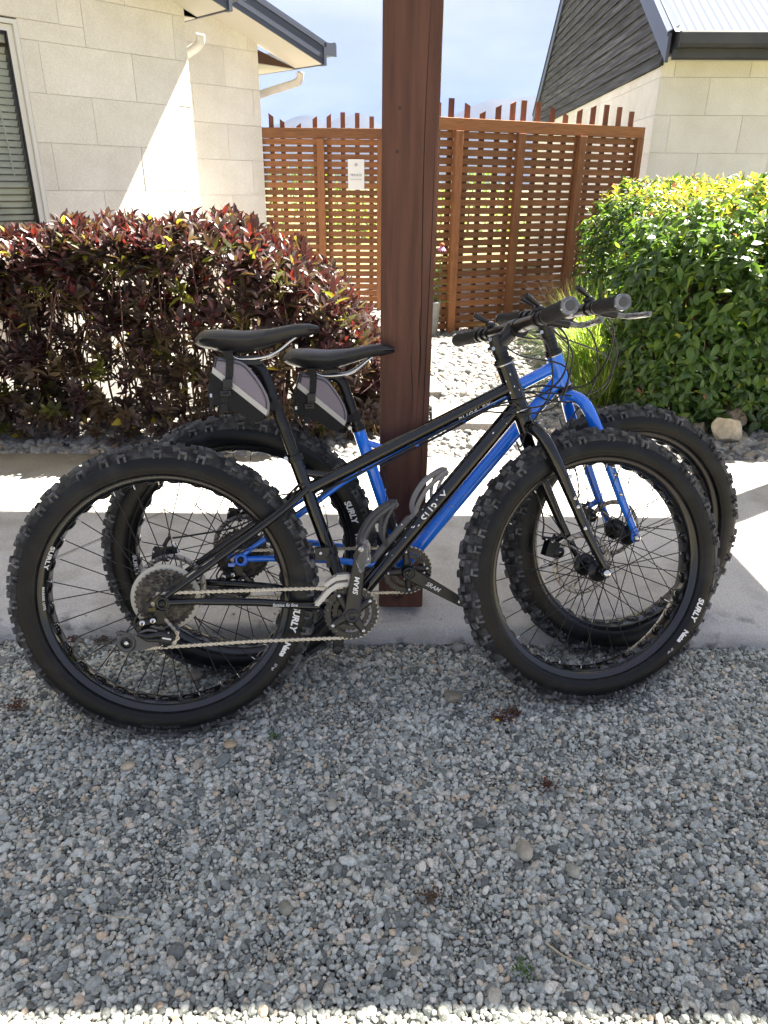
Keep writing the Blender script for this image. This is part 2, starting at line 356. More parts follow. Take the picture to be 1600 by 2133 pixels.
def scatter(name, pts, rots, scl, coll, nvar, mt, label):
    me = bpy.data.meshes.new(name); me.vertices.add(len(pts)); me.vertices.foreach_set('co', np.asarray(pts, 'f').ravel())
    a = me.attributes.new('rot', 'FLOAT_VECTOR', 'POINT'); a.data.foreach_set('vector', np.asarray(rots, 'f').ravel())
    a = me.attributes.new('scl', 'FLOAT_VECTOR', 'POINT'); a.data.foreach_set('vector', np.asarray(scl, 'f').ravel())
    a = me.attributes.new('idx', 'INT', 'POINT'); a.data.foreach_set('value', RS.randint(0, nvar, len(pts)).astype('i'))
    me.update(); o = link(name, me)
    ng = bpy.data.node_groups.new(name, 'GeometryNodeTree'); ng.interface.new_socket('Geometry', in_out='INPUT', socket_type='NodeSocketGeometry'); ng.interface.new_socket('Geometry', in_out='OUTPUT', socket_type='NodeSocketGeometry')
    gi = N(ng, 'NodeGroupInput'); go = N(ng, 'NodeGroupOutput'); ip = N(ng, 'GeometryNodeInstanceOnPoints'); ci = N(ng, 'GeometryNodeCollectionInfo')
    ci.inputs['Collection'].default_value = coll; ci.inputs['Separate Children'].default_value = True
    def na(n_, ty):
        q = N(ng, 'GeometryNodeInputNamedAttribute', data_type=ty); q.inputs['Name'].default_value = n_; return q.outputs['Attribute']
    K = ng.links.new; K(gi.outputs[0], ip.inputs['Points']); K(ci.outputs[0], ip.inputs['Instance']); ip.inputs['Pick Instance'].default_value = True
    K(na('idx', 'INT'), ip.inputs['Instance Index']); e2 = N(ng, 'FunctionNodeEulerToRotation'); K(na('rot', 'FLOAT_VECTOR'), e2.inputs[0]); K(e2.outputs[0], ip.inputs['Rotation'])
    K(na('scl', 'FLOAT_VECTOR'), ip.inputs['Scale']); K(ip.outputs[0], go.inputs[0])
    md = o.modifiers.new('scatter', 'NODES'); md.node_group = ng
    tag(o, label, kind='stuff'); return o
def jit_grid(x0, x1, y0, y1, sp):
    xs, ys = np.meshgrid(np.arange(x0, x1, sp), np.arange(y0, y1, sp * .87)); xs = xs + (np.arange(xs.shape[0]) % 2)[:, None] * sp * .5
    p = np.stack([xs.ravel(), ys.ravel()], 1); return p + RS.uniform(-.33, .33, p.shape) * sp
gc = rock_variants('gravel_piece', M_['gravel'], 14, True, 3)
BARE = [(.06, 1.11, .10, .035), (-.20, .86, .07, .05), (.075, .975, .05, .035), (.27, 1.28, .09, .05), (-.42, .98, .08, .045), (.50, 1.02, .07, .05), (.30, 1.60, .10, .05), (-.13, 1.19, .06, .02), (.62, 1.35, .10, .05), (-.75, 1.18, .10, .05), (-.16, 1.02, .05, .04)]
pts = []; sc_ = []
for sp, rad, zoff in ((.0060, .0036, -.0095), (.0084, .0049, -.007), (.0106, .0062, -.002)):
    p = jit_grid(-1.75, 1.75, .42, 1.84, sp)
    keep = (np.abs(p[:, 0] - 0) < .66 * p[:, 1] + .32); p = p[keep]
    # worn patches where fines show between the stones
    pat = np.array([mnoise.noise(Vector((x * 3.1, y * 4.2, 8))) + .6 * mnoise.noise(Vector((x * 8, y * 9, 1))) for x, y in p])
    for (ex, ey, ea, eb) in BARE: pat = np.maximum(pat, .85 - .75 * (((p[:, 0] - ex) / ea) ** 2 + ((p[:, 1] - ey) / eb) ** 2))
    if zoff < -.009: k = pat > .05; p = p[k]; pat = pat[k]
    if zoff > -.005: k = pat < .60 + RS.uniform(-.35, .35, len(p)); p = p[k]; pat = pat[k]
    r_ = rad * np.exp(RS.normal(0, .27, len(p))) * np.where(RS.rand(len(p)) < .02, 1.5, 1.0)
    r_ = r_ * np.where(pat > .45, .78, 1.0)
    z = np.array([zg(x, y) for x, y in p]) + zoff + r_ * .25 + RS.uniform(0, .003, len(p))
    pts.append(np.column_stack([p, z])); sc_.append(r_)
st_x = RS.uniform(-1.1, 1.2, 26); st_y = 1.84 + np.abs(RS.normal(0, .05, 26)); pts.append(np.column_stack([st_x, st_y, np.full(26, .073)])); sc_.append(RS.uniform(.002, .0055, 26))
pts = np.vstack(pts); sc_ = np.concatenate(sc_)
rot = np.column_stack([RS.normal(0, .45, len(pts)), RS.normal(0, .45, len(pts)), RS.uniform(0, 6.28, len(pts))])
scatter('gravel', pts, rot, np.repeat(sc_[:, None], 3, 1) * RS.uniform(.85, 1.15, (len(sc_), 3)), gc, 14, M_['gravel'], 'grey crushed gravel in front of the concrete path')
pc = rock_variants('garden_pebble', M_['pebble'], 10, False, 5)
P0 = []; S0 = []
for sp, rad, zo in ((.030, .0165, .044), (.036, .021, .055)):
    p = jit_grid(-2.6, 3.0, 3.32, 9.0, sp)
    k = (np.abs(p[:, 0]) < .62 * p[:, 1] + .2) & ~((p[:, 0] < -.3 - .2 * (p[:, 1] - 3.7)) & (p[:, 1] > 3.9) & (p[:, 1] < 7)) & ~((p[:, 0] > 1.5) & (p[:, 1] > 4.2) & (p[:, 1] < 7.2))
    k &= ~((p[:, 0] > .255) & (p[:, 0] < .80) & (p[:, 1] > 3.74) & (p[:, 1] < 4.25)) & ~((p[:, 0] > .1) & (p[:, 0] < .36) & (p[:, 1] > 4.42) & (p[:, 1] < 4.85))
    p = p[k]; r_ = rad * np.exp(RS.normal(0, .25, len(p)))
    P0.append(np.column_stack([p, zo + RS.uniform(-.004, .008, len(p))])); S0.append(r_)
P0 = np.vstack(P0); S0 = np.concatenate(S0)
rot = np.column_stack([RS.normal(0, .3, len(P0)), RS.normal(0, .3, len(P0)), RS.uniform(0, 6.28, len(P0))])
scatter('garden_pebbles', P0, rot, S0[:, None] * RS.uniform(.8, 1.2, (len(S0), 3)), pc, 10, M_['pebble'], 'rounded grey pebbles covering the garden between the hedges')

# ---------------------------------------------------------------- single stones, pavers
def stone(name, loc, size, col, label, seed, group=None, rz=0, angular=False, cat='stone', vein=None, sub=3):
    v, f = ico(sub); rs = np.random.RandomState(seed)
    if angular:
        for _ in range(14):
            d = rs.normal(size=3); d /= np.linalg.norm(d); h = rs.uniform(.45, .85); q = v @ d; k = q > h; v[k] -= np.outer(q[k] - h, d)
    for _ in range(3):
        d = rs.normal(size=3); d /= np.linalg.norm(d); v *= (1 + .13 * (v @ d))[:, None]
    nn = np.array([mnoise.noise(Vector(x) * 2.3 + Vector((seed, 0, 0))) for x in v.tolist()]); v *= (1 + (.12 if angular else .04) * nn)[:, None]
    me = bpy.data.meshes.new(name); me.from_pydata((v * np.array(size)).tolist(), [], f); me.polygons.foreach_set('use_smooth', [not angular] * len(f)); me.update()
    me.materials.append(mat('stone_' + str(seed), col, .8, noise=(22, tuple(x * 1.5 for x in col) if vein is None else vein, .42, .62), bump=.5, bscale=90))
    o = link(name, me); o.location = (loc[0], loc[1], loc[2] + (.007 if loc[1] < 1.8 else 0)); o.rotation_euler = (0, 0, rz); tag(o, label, cat, group); return o
G_ = 'larger stones lying in the gravel'
stone('stone', (.299, 1.07, .008), (.0175, .025, .014), (.30, .27, .205), 'large smooth olive-grey oval pebble on the right of the open gravel', 11, G_, .1)
stone('stone', (.388, 1.03, .004), (.013, .018, .009), (.27, .26, .20), 'tapered olive stone just below right of the large oval pebble', 12, G_, .3)
stone('stone', (-.518, 1.64, .012), (.02, .032, .016), (.15, .13, .10), 'brown cobble seen through the spokes of the front rear wheel', 13, G_, -.2)
stone('stone', (.224, 1.79, .012), (.021, .016, .012), (.22, .21, .19), 'pale round stone at the foot of the concrete kerb', 14, G_, 0)
stone('stone', (-.369, 1.375, .006), (.016, .012, .008), (.36, .28, .17), 'tan pebble just below the rear wheel of the black bicycle', 15, G_, 0)
stone('stone', (-.18, .94, .006), (.012, .016, .009), (.20, .19, .14), 'greenish oval pebble left of centre in the open gravel', 16, G_, .5)
stone('stone', (.068, .856, .006), (.014, .012, .009), (.24, .21, .15), 'squarish tan stone near the bottom edge of the gravel', 17, G_, .5, True)
stone('stone', (-.111, 1.183, .006), (.012, .015, .009), (.33, .31, .25), 'cream pebble beside a bare patch in the middle of the gravel', 18, G_, .1)
stone('stone', (-.60, 1.30, .006), (.017, .012, .008), (.38, .32, .22), 'buff stone on the gravel below left of the rear tyre', 19, G_, .4)
stone('stone', (.19, 1.56, .012), (.034, .028, .016), (.19, .165, .12), 'broad brown flat stone sunk in gravel left of the front tyre', 20, G_, .2, True)
stone('limestone_rock', (1.80, 3.60, .12), (.10, .075, .10), (.42, .36, .26), 'jagged cream limestone rock at the foot of the green hedge', 31, 'rocks by the green hedge', .2, True, 'rock', (.60, .52, .38), 4)
stone('limestone_rock', (1.66, 3.68, .10), (.12, .09, .07), (.20, .17, .13), 'dull brown rock tucked under leaves left of the limestone', 32, 'rocks by the green hedge', .9, True, 'rock', (.12, .10, .07), 4)
stone('limestone_rock', (1.90, 3.76, .13), (.08, .07, .08), (.26, .21, .16), 'smaller rough rock leaning behind the jagged limestone', 33, 'rocks by the green hedge', 1.9, True, 'rock', (.36, .30, .22), 4)
pvm = mat('paver_concrete', (.34, .31, .27), .9, noise=(60, (.42, .385, .34), .4, .6), bump=.4, bscale=300)
pv = MB(); pv.box((0, 0, 0), (.50, .40, .05), pvm); o = pv.build('paving_slab', bevel=.006); o.location = (.52, 4.0, .066); o.rotation_euler = (0, 0, -.05); tag(o, 'pale square paving slab set in pebbles close to the path', 'paver', 'stepping slabs in the pebbles')
o2 = link('paving_slab', o.data); o2.location = (.12, 4.66, .060); o2.rotation_euler = (0, 0, .12); tag(o2, 'paving slab farther back, mostly behind the brown post', 'paver', 'stepping slabs in the pebbles')

# small plant litter on the gravel
straw = mat('dry_straw', (.45, .38, .25), .8)
def twig(name, pts, r, mt, label, cat='twig'):
    b_ = MB(); b_.tube(spline(pts, 6), r, mt, 5); o = b_.build(name); tag(o, label, cat); return o
twig('dry_stalk', [(.045, 1.185, .017), (.085, 1.135, .020), (.12, 1.08, .019), (.165, 1.0, .016)], .0010, straw, 'long thin dry grass stalk curving over the middle gravel')
twig('dry_stalk', [(-.100, 1.318, .016), (-.097, 1.275, .018)], .0013, straw, 'short pale straw lying upright in the gravel picture centre')
twig('dry_stalk', [(.30, .87, .016), (.33, .842, .018), (.372, .822, .016)], .0018, straw, 'pale stick near the lower right of the gravel')
twig('dry_stalk', [(-.52, .915, .016), (-.44, .905, .018)], .0012, straw, 'dry stem lying flat at the lower left gravel')

# ================================================================ foliage helpers
def leaf_template(L, W, fold=.25, curl=.2, nseg=4, tipw=0.0):
    v = []; f = []
    for i in range(nseg + 1):
        t = i / nseg; wv = W * .5 * (math.sin(PI * min(1, t * .96 + .04)) ** .75) * (1 - .15 * t)
        if i == nseg: wv = 0.0005
        x = L * t; z = -curl * L * t * t
        v += [(x, -wv, z + fold * wv), (x, 0, z), (x, wv, z + fold * wv)]
    for i in range(nseg):
        a = i * 3; f += [(a, a + 1, a + 4, a + 3), (a + 1, a + 2, a + 5, a + 4)]
    return np.array(v), f
def frames(dirs, ups):
    x = dirs / np.linalg.norm(dirs, axis=1)[:, None]; y = np.cross(ups, x); n = np.linalg.norm(y, axis=1)[:, None]; n[n < 1e-4] = 1; y /= n; z = np.cross(x, y)
    return np.stack([x, y, z], 2)
def foliage(name, parent, templ, pos, Fm, scale, mats, mid, nobj=300, cam_bias=True, label=None, part='leaf'):
    """merged leaves as one part, with the most visible ones kept as separate leaf objects"""
    TV, TF = templ; n = len(pos)
    Fm = Fm.copy(); Fm[:, :, 1] *= RS.uniform(.72, 1.25, (n, 1)); Fm[:, :, 2] *= RS.uniform(-.6, 3.0, (n, 1))
    score = -np.linalg.norm(pos - np.array([0, 0, CAMH]), axis=1) + .15 * RS.rand(n)
    inview = np.abs(pos[:, 0]) < .50 * pos[:, 1]
    score[~inview] -= 50
    order = np.argsort(-score); pick = order[:nobj]; rest = order[nobj:]
    V = np.einsum('nij,kj->nki', Fm[rest], TV) * scale[rest][:, None, None] + pos[rest][:, None, :]
    k = len(TV); F = (np.array(TF)[None] + (np.arange(len(rest)) * k)[:, None, None]).reshape(-1, 4)
    me = bpy.data.meshes.new(name); me.vertices.add(len(rest) * k); me.vertices.foreach_set('co', V.astype('f').ravel())
    me.loops.add(F.size); me.loops.foreach_set('vertex_index', F.astype('i').ravel()); me.polygons.add(len(F))
    me.polygons.foreach_set('loop_start', np.arange(0, F.size, 4, dtype='i')); me.polygons.foreach_set('loop_total', np.full(len(F), 4, 'i'))
    for m_ in mats: me.materials.append(m_)
    me.polygons.foreach_set('material_index', np.repeat(mid[rest], len(TF)).astype('i')); me.polygons.foreach_set('use_smooth', np.ones(len(F), bool)); me.update(calc_edges=True)
    o = link('foliage', me, parent); o['kind'] = 'stuff'
    tm = []
    for m_ in mats:
        q = bpy.data.meshes.new(part); q.from_pydata(TV.tolist(), [], TF); q.materials.append(m_); q.polygons.foreach_set('use_smooth', [True] * len(TF)); q.update(); tm.append(q)
    for i in pick:
        ob = bpy.data.objects.new(part, tm[mid[i]]); COL.objects.link(ob); ob.parent = parent
        A = np.eye(4); A[:3, :3] = Fm[i] * scale[i]; A[:3, 3] = pos[i]; ob.matrix_local = Matrix(A.tolist())
    return o
bur = [leafmat('burgundy_leaf', (.066, .036, .039), (.13, .035, .028), .22, .38), leafmat('dark_purple_leaf', (.072, .052, .048), (.10, .045, .035), .20, .42),
       leafmat('bronze_leaf', (.090, .066, .040), (.17, .10, .035), .25, .42), leafmat('red_new_leaf', (.085, .020, .024), (.24, .035, .02), .30, .36),
       leafmat('olive_leaf', (.065, .075, .022), (.30, .30, .03), .35, .35), leafmat('yellow_leaf', (.30, .24, .03), (.6, .5, .05), .4, .5)]
grn = [leafmat('green_leaf', (.055, .108, .020), (.18, .34, .03), .30, .42), leafmat('dark_green_leaf', (.032, .070, .018), (.10, .20, .025), .25, .40),
       leafmat('fresh_leaf', (.085, .14, .02), (.40, .55, .04), .4, .35), leafmat('golden_tip_leaf', (.30, .26, .03), (.75, .65, .05), .42, .4),
       leafmat('pinkish_tip_leaf', (.22, .09, .06), (.5, .2, .08), .35, .5)]
stemm = mat('woody_stem', (.075, .038, .028), .85, noise=(30, (.13, .07, .05), .4, .6))

# ---- burgundy hedge
HB = empty('burgundy_hedge', Matrix.Translation((-1.0, 3.9, .03)))
tag(HB, 'dark burgundy-leaved hedge below the cream wall and window', 'hedge')
TX = [(-3.0, 1.12), (-2.3, 1.10), (-1.95, 1.02), (-1.75, 1.08), (-1.45, 1.15), (-1.1, 1.12), (-.95, 1.15), (-.83, 1.18), (-.68, 1.08), (-.48, 1.02), (-.36, .92), (-.26, .86), (-.14, .70), (-.04, .56), (.06, .42)]
def top_b(x): return -.06 + float(np.interp(x, [a for a, _ in TX], [z for _, z in TX]))
pos = []; dr = []; upv = []; sca = []; mid = []; stems = MB()
off = np.array([-1.0, 3.9, .03])
rs = np.random.RandomState(21)
def y_rng(x): 
    e = np.interp(x, [-3, -.6, -.1, .08], [0, 0, .16, .34]); return 3.36 + e, 4.60 - e * 1.2
shoots = 0
while shoots < 2500:
    x = rs.uniform(-3.0, .07); T = top_b(x); y0, y1 = y_rng(x)
    u_ = rs.rand()
    if u_ < .48: y = rs.uniform(y0, y0 + .35); z = T * (1 - rs.rand() ** 1.4 * .93)
    elif u_ < .80: y = rs.uniform(y0, y1); z = T * rs.uniform(.84, 1.0)
    else: y = rs.uniform(y0 + .2, y1); z = T * rs.uniform(.15, .9)
    if y < y0 + .12: z = min(z, T - .10 + .05 * rs.rand())
    z = max(z, .06)
    # gaps: thin leggy zone in the middle
    gap = mnoise.noise(Vector((x * 2.6, z * 2.6, 3))) 
    if gap > .22 and u_ < .8 and .3 * T < z < T * .8 and rs.rand() < .7: continue
    shoots += 1
    lean = Vector((rs.normal(0, .32), -.35 * (1 if y < y0 + .35 else 0) + rs.normal(0, .28), 1)).normalized()
    if z < .25: lean = Vector((rs.normal(0, .7), -.9, .35)).normalized()
    tip = np.array([x, y, z + .04]); low = 1 - z / T
    nl = rs.randint(8, 15); Ls = rs.uniform(.066, .096)
    if z < .5 * T: Ls *= .88; nl += 3
    a0 = rs.uniform(0, 6.28); lv = np.array(lean)
    aa = np.cross(lv, [0, 0, 1.0]); aa = aa / (np.linalg.norm(aa) + 1e-6) if np.linalg.norm(aa) > .05 else np.array([1., 0, 0]); bb = np.cross(lv, aa)
    base_m = rs.choice([0, 1, 2, 4], p=[.30, .30, .28, .12]) if z > .45 * T else rs.choice([0, 1, 2, 4], p=[.10, .40, .42, .08])
    for i in range(nl):
        fr = i / nl; an = a0 + i * 2.4
        el = R(12 + 62 * (fr ** .9)) if True else 0      # younger leaves stand upright
        rad = aa * math.cos(an) + bb * math.sin(an); d = rad * math.cos(el) + lv * math.sin(el)
        pos.append(tip - lv * (.085 * (1 - fr)) - off); dr.append(d + rs.normal(0, .08, 3)); upv.append(lv + rs.normal(0, .15, 3)); sca.append(Ls * (1 - .35 * fr) * rs.uniform(.85, 1.1) / .08)
        mm_ = base_m
        if fr > .55 and z > .55 * T: mm_ = rs.choice([0, 3, 2], p=[.60, .22, .18])
        if rs.rand() < .009: mm_ = 5
        mid.append(mm_)
    if rs.rand() < .30:
        bx = x + rs.normal(0, .10) - .1 * lean.x; by = min(max(y + rs.normal(.15, .12), y0 + .1), y1); z0 = max(0, z - rs.uniform(.15, .55))
        stems.tube(spline([(bx - off[0], by - off[1], z0), ((bx + x) / 2 + rs.normal(0, .02) - off[0], (by + y) / 2 - off[1] + .02, (z0 + z) / 2), (x - off[0], y - off[1], z)], 3), [.0035] * 3 + [.0028] * 3 + [.002], stemm, 5, caps=False)
for i in range(110):
    x = rs.uniform(-2.8, 0); T = top_b(x); y0, y1 = y_rng(x); y = rs.uniform(y0 + .15, y1 - .1); h_ = T * rs.uniform(.5, .85)
    stems.tube(spline([(x - off[0], y - off[1], -.02), (x - off[0] + rs.normal(0, .05), y - off[1] + rs.normal(0, .04), h_ * .5), (x - off[0] + rs.normal(0, .12), y - off[1] - .1, h_)], 4), [.007, .0068, .0065, .006, .0056, .0052, .0048, .004, .003], stemm, 6, caps=False)
pos = np.array(pos); Fm = frames(np.array(dr), np.array(upv)); sca = np.array(sca); mid = np.array(mid)
o_ = stems.build('stem', HB); o_['kind'] = 'stuff'
def foliage_w(parent, off, templ, *a, **k):
    return foliage('foliage', parent, templ, *a, **k)
# the picker works in world space: shift, pick, shift back through the parent
_p = pos + off
def foliage2(parent, off, templ, posw, Fm, sca, mats, mid, nobj=300):
    M0 = parent.matrix_world.copy(); parent.matrix_world = Matrix.Identity(4)
    o = foliage('foliage', parent, templ, posw, Fm, sca, mats, mid, nobj)
    o.matrix_local = Matrix.Translation(-Vector(off))
    for ch in parent.children:
        if ch.name.startswith('leaf'): ch.matrix_local = Matrix.Translation(-Vector(off)) @ ch.matrix_local
    parent.matrix_world = M0
    return o
foliage2(HB, off, leaf_template(.08, .033, .35, .12), _p, Fm, sca, bur, mid, 300)

# ---- green hedges
def green_bush(name, label, group, centre, boxes, n, Lf, seed, tipz, nobj):
    """boxes: list of (centre, radii) super-ellipsoids whose surface carries the leaves"""
    rs = np.random.RandomState(seed); root = empty(name, Matrix.Translation(centre)); tag(root, label, 'hedge', group)
    P_, D_, U_, S_, I_ = [], [], [], [], []
    while len(P_) < n:
        c_, r_ = boxes[rs.randint(len(boxes))]; d = rs.normal(size=3); d /= np.linalg.norm(d)
        if d[1] > .5 and rs.rand() < .7: continue
        e = 3.2; q = (np.abs(d) ** e).sum() ** (-1 / e); s_ = d * q * (1 - abs(rs.normal(0, .055)))
        b_ = .055 * mnoise.noise(Vector((d * 3.1).tolist()) + Vector((seed, 0, 0))) + .03 * mnoise.noise(Vector((d * 8).tolist()))
        p = np.array(c_) + s_ * np.array(r_) * (1 + b_)
        if p[2] < .06: continue
        nrm = d / np.array(r_); nrm /= np.linalg.norm(nrm)
        # whorl of a few leaves at each tip
        axis = nrm * .7 + np.array([0, 0, .75]) + rs.normal(0, .25, 3); axis /= np.linalg.norm(axis)
        aa = np.cross(axis, [.3, .2, 1.0]); aa /= np.linalg.norm(aa); bb = np.cross(axis, aa); a0 = rs.uniform(0, 6.28)
        topness = (p[2] - (tipz - .16)) / .16; k = rs.randint(4, 8)
        young = rs.rand() < (.75 if topness > .25 else .10)
        for i in range(k):
            an = a0 + i * 2.4; el = R(rs.uniform(-25, 30)) if not young else R(rs.uniform(20, 60))
            dd_ = (aa * math.cos(an) + bb * math.sin(an)) * math.cos(el) + axis * math.sin(el)
            dd_[2] -= .25 * (not young)
            P_.append(p + axis * (.012 * i - .03)); D_.append(dd_); U_.append(axis + rs.normal(0, .35, 3)); S_.append(Lf * rs.uniform(.65, 1.2) * (.62 if young else 1) / .08)
            if young: mm_ = rs.choice([2, 3, 4], p=[.45, .47, .08]) if topness > .1 else rs.choice([2, 4, 3], p=[.8, .1, .1])
            else: mm_ = rs.choice([0, 1, 2], p=[.50, .40, .10])
            I_.append(mm_)
    P_ = np.array(P_); foliage2(root, centre, leaf_template(.08, .038, .3, .22), P_, frames(np.array(D_), np.array(U_)), np.array(S_), grn, np.array(I_), nobj)
    core = MB(); dk = mat('shadow_twigs', (.02, .022, .012), .95)
    for i in range(120):
        c_, r_ = boxes[rs.randint(len(boxes))]; x = c_[0] + rs.uniform(-.45, .45) * r_[0]; y = c_[1] + rs.uniform(-.4, .6) * r_[1]
        core.tube(spline([(x - centre[0], y - centre[1], -.02), (x - centre[0] + rs.normal(0, .06), y - centre[1] + rs.normal(0, .05), tipz * .4), (x - centre[0] + rs.normal(0, .08), y - centre[1] - .03, tipz * .78)], 3), [.009, .0085, .008, .007, .006, .005, .004], stemm, 5, caps=False)
    o = core.build('stem', root); o['kind'] = 'stuff'
    return root
green_bush('green_hedge', 'large clipped green hedge with golden tips at the right edge', 'clipped green bushes by the pebbles', (1.9, 4.3, .03),
           [((2.16, 4.30, .64), (.82, .66, .66)), ((1.80, 4.15, .50), (.42, .48, .56)), ((2.4, 4.35, .66), (.75, .70, .66))], 20000, .067, 41, 1.26, 300)
green_bush('green_hedge', 'farther green bush with yellow tips against the brown fence', 'clipped green bushes by the pebbles', (2.1, 6.1, .03),
           [((2.25, 6.25, .68), (.62, .75, .66)), ((1.98, 5.85, .60), (.40, .5, .60)), ((2.3, 5.6, .72), (.6, .6, .62))], 13000, .058, 42, 1.30, 300)

# ---- grasses
def tuft(name, label, loc, n, Lr, spread, mats, seed, r=.0022, grp=None, lean=(0, 0)):
    rs = np.random.RandomState(seed); b_ = MB()
    for i in range(n):
        a = rs.uniform(0, 6.28); L_ = rs.uniform(*Lr); sp_ = rs.uniform(.15, spread); bx, by = rs.normal(0, .05, 2)
        dx, dy = math.cos(a) * sp_ + lean[0], math.sin(a) * sp_ + lean[1]; m_ = mats[rs.randint(len(mats))]; w_ = r * rs.uniform(.7, 1.4)
        pr = []; 
        for k_ in range(6):
            t_ = k_ / 5; pr.append((bx + dx * L_ * t_ ** 1.2, by + dy * L_ * t_ ** 1.2, max(.012, L_ * (t_ * 1.05 - .62 * sp_ * t_ ** 2.2))))
        wd = Vector((-dy, dx, 0)); wd = wd.normalized() if wd.length > 0 else Vector((1, 0, 0))
        vs = []
        for k_, p in enumerate(pr):
            ww = w_ * (1 - (k_ / 5) ** 2 * .95); vs += [Vector(p) - wd * ww, Vector(p) + wd * ww]
        b_.add(vs, [(2 * k_, 2 * k_ + 1, 2 * k_ + 3, 2 * k_ + 2) for k_ in range(5)], m_, True)
    root = empty(name, Matrix.Translation(loc)); tag(root, label, 'grass tuft', grp); o = b_.build('blades', root); o['kind'] = 'stuff'; return root
gl = [leafmat('grass_blade', (.10, .17, .02), (.42, .62, .06), .42, .4), leafmat('grass_blade_dark', (.05, .11, .02), (.2, .4, .04), .35, .4), leafmat('grass_blade_pale', (.30, .34, .08), (.7, .8, .15), .4, .4)]
tuft('grass_tuft', 'bright arching green grass between the pebbles and large hedge', (1.42, 4.85, .04), 950, (.38, .78), 1.0, gl, 51, .0026, 'grasses beside the green bushes', (-.18, -.1))
tuft('grass_tuft', 'low green grass spilling over pebbles behind the blue fork', (1.33, 4.32, .04), 420, (.2, .42), 1.0, gl, 52, .0022, 'grasses beside the green bushes', (-.2, -.1))
tuft('grass_tuft', 'taller grass clump in front of the farther bush', (1.60, 5.30, .04), 420, (.35, .72), .9, gl, 53, .0026, 'grasses beside the green bushes')
br = [leafmat('dry_grass', (.16, .11, .065), (.25, .16, .08), .25, .8), leafmat('dry_grass_dark', (.09, .060, .038), (.14, .09, .05), .25, .8)]
tuft('dry_bush', 'brown dead wispy bush against the fence by the grass', (1.55, 6.35, .04), 1300, (.30, .72), .62, br, 54, .0014, None, (-.05, -.02))
# gravel weeds
wd_ = [mat('red_weed', (.10, .022, .014), .8), mat('brown_weed', (.09, .05, .025), .9)]
gw = [mat('weed_green', (.06, .11, .02), .8)]
def weed(loc, mats, n, sz, label, seed, flower=False):
    rs = np.random.RandomState(seed); b_ = MB()
    for i in range(n):
        a = rs.uniform(0, 6.28); d = abs(rs.normal(0, sz)); p = Vector((math.cos(a) * d, math.sin(a) * d * .8, rs.uniform(.010, .024))); q = rs.uniform(.003, .0065)
        t_ = Vector((math.cos(a), math.sin(a), rs.uniform(0, .8))).normalized() * q; w_ = Vector((-math.sin(a), math.cos(a), 0)) * q * .5
        b_.add([p - w_, p + t_ * .5 - w_ * 1.2, p + t_, p + w_], [(0, 1, 2, 3)], mats[rs.randint(len(mats))])
    root = empty('weed', Matrix.Translation(loc)); tag(root, label, 'weed', 'small weeds in the gravel'); b_.build('leaves', root)
    if flower:
        f_ = MB(); ym = mat('yellow_petal', (.85, .6, .02), .5)
        for i in range(5):
            a = i * 1.2566; f_.add([(0, 0, 0), (math.cos(a - .5) * .004, math.sin(a - .5) * .004, .001), (math.cos(a) * .006, math.sin(a) * .006, 0), (math.cos(a + .5) * .004, math.sin(a + .5) * .004, .001)], [(0, 1, 2, 3)], ym)
        f_.build('flower', root, Matrix.Translation((-.01, -.012, .02)))
weed((.305, 1.475, 0), wd_, 170, .020, 'reddish weed with a tiny yellow flower in the gravel', 1, True)
weed((.345, 1.50, 0), wd_, 120, .016, 'rust-coloured weed just right of the yellow-flowered weed', 2)
weed((-.95, 1.50, 0), wd_, 170, .022, 'dark red weed at the left edge of the gravel', 3)
weed((.38, 1.25, 0), wd_, 120, .018, 'dull red weed patch right of centre in open gravel', 4)
weed((.10, .96, 0), [wd_[1]], 80, .018, 'brown mossy weed near the lower middle of the gravel', 5)
weed((.25, .82, 0), gw, 60, .012, 'small green weed near the bottom right of the gravel', 6)
weed((-.27, 1.40, 0), gw, 40, .008, 'tiny green seedling below the black bicycle rear tyre', 7)
weed((.24, 1.835, .01), [wd_[0]], 60, .010, 'red weed at the kerb foot left of the front wheels', 8)
weed((-.93, 1.80, .005), wd_, 140, .022, 'brown-red moss at the kerb seen behind the rear wheel', 9)
weed((-.84, 1.80, .005), [wd_[1]], 120, .018, 'dark moss strip under the kerb left of the derailleur', 10)

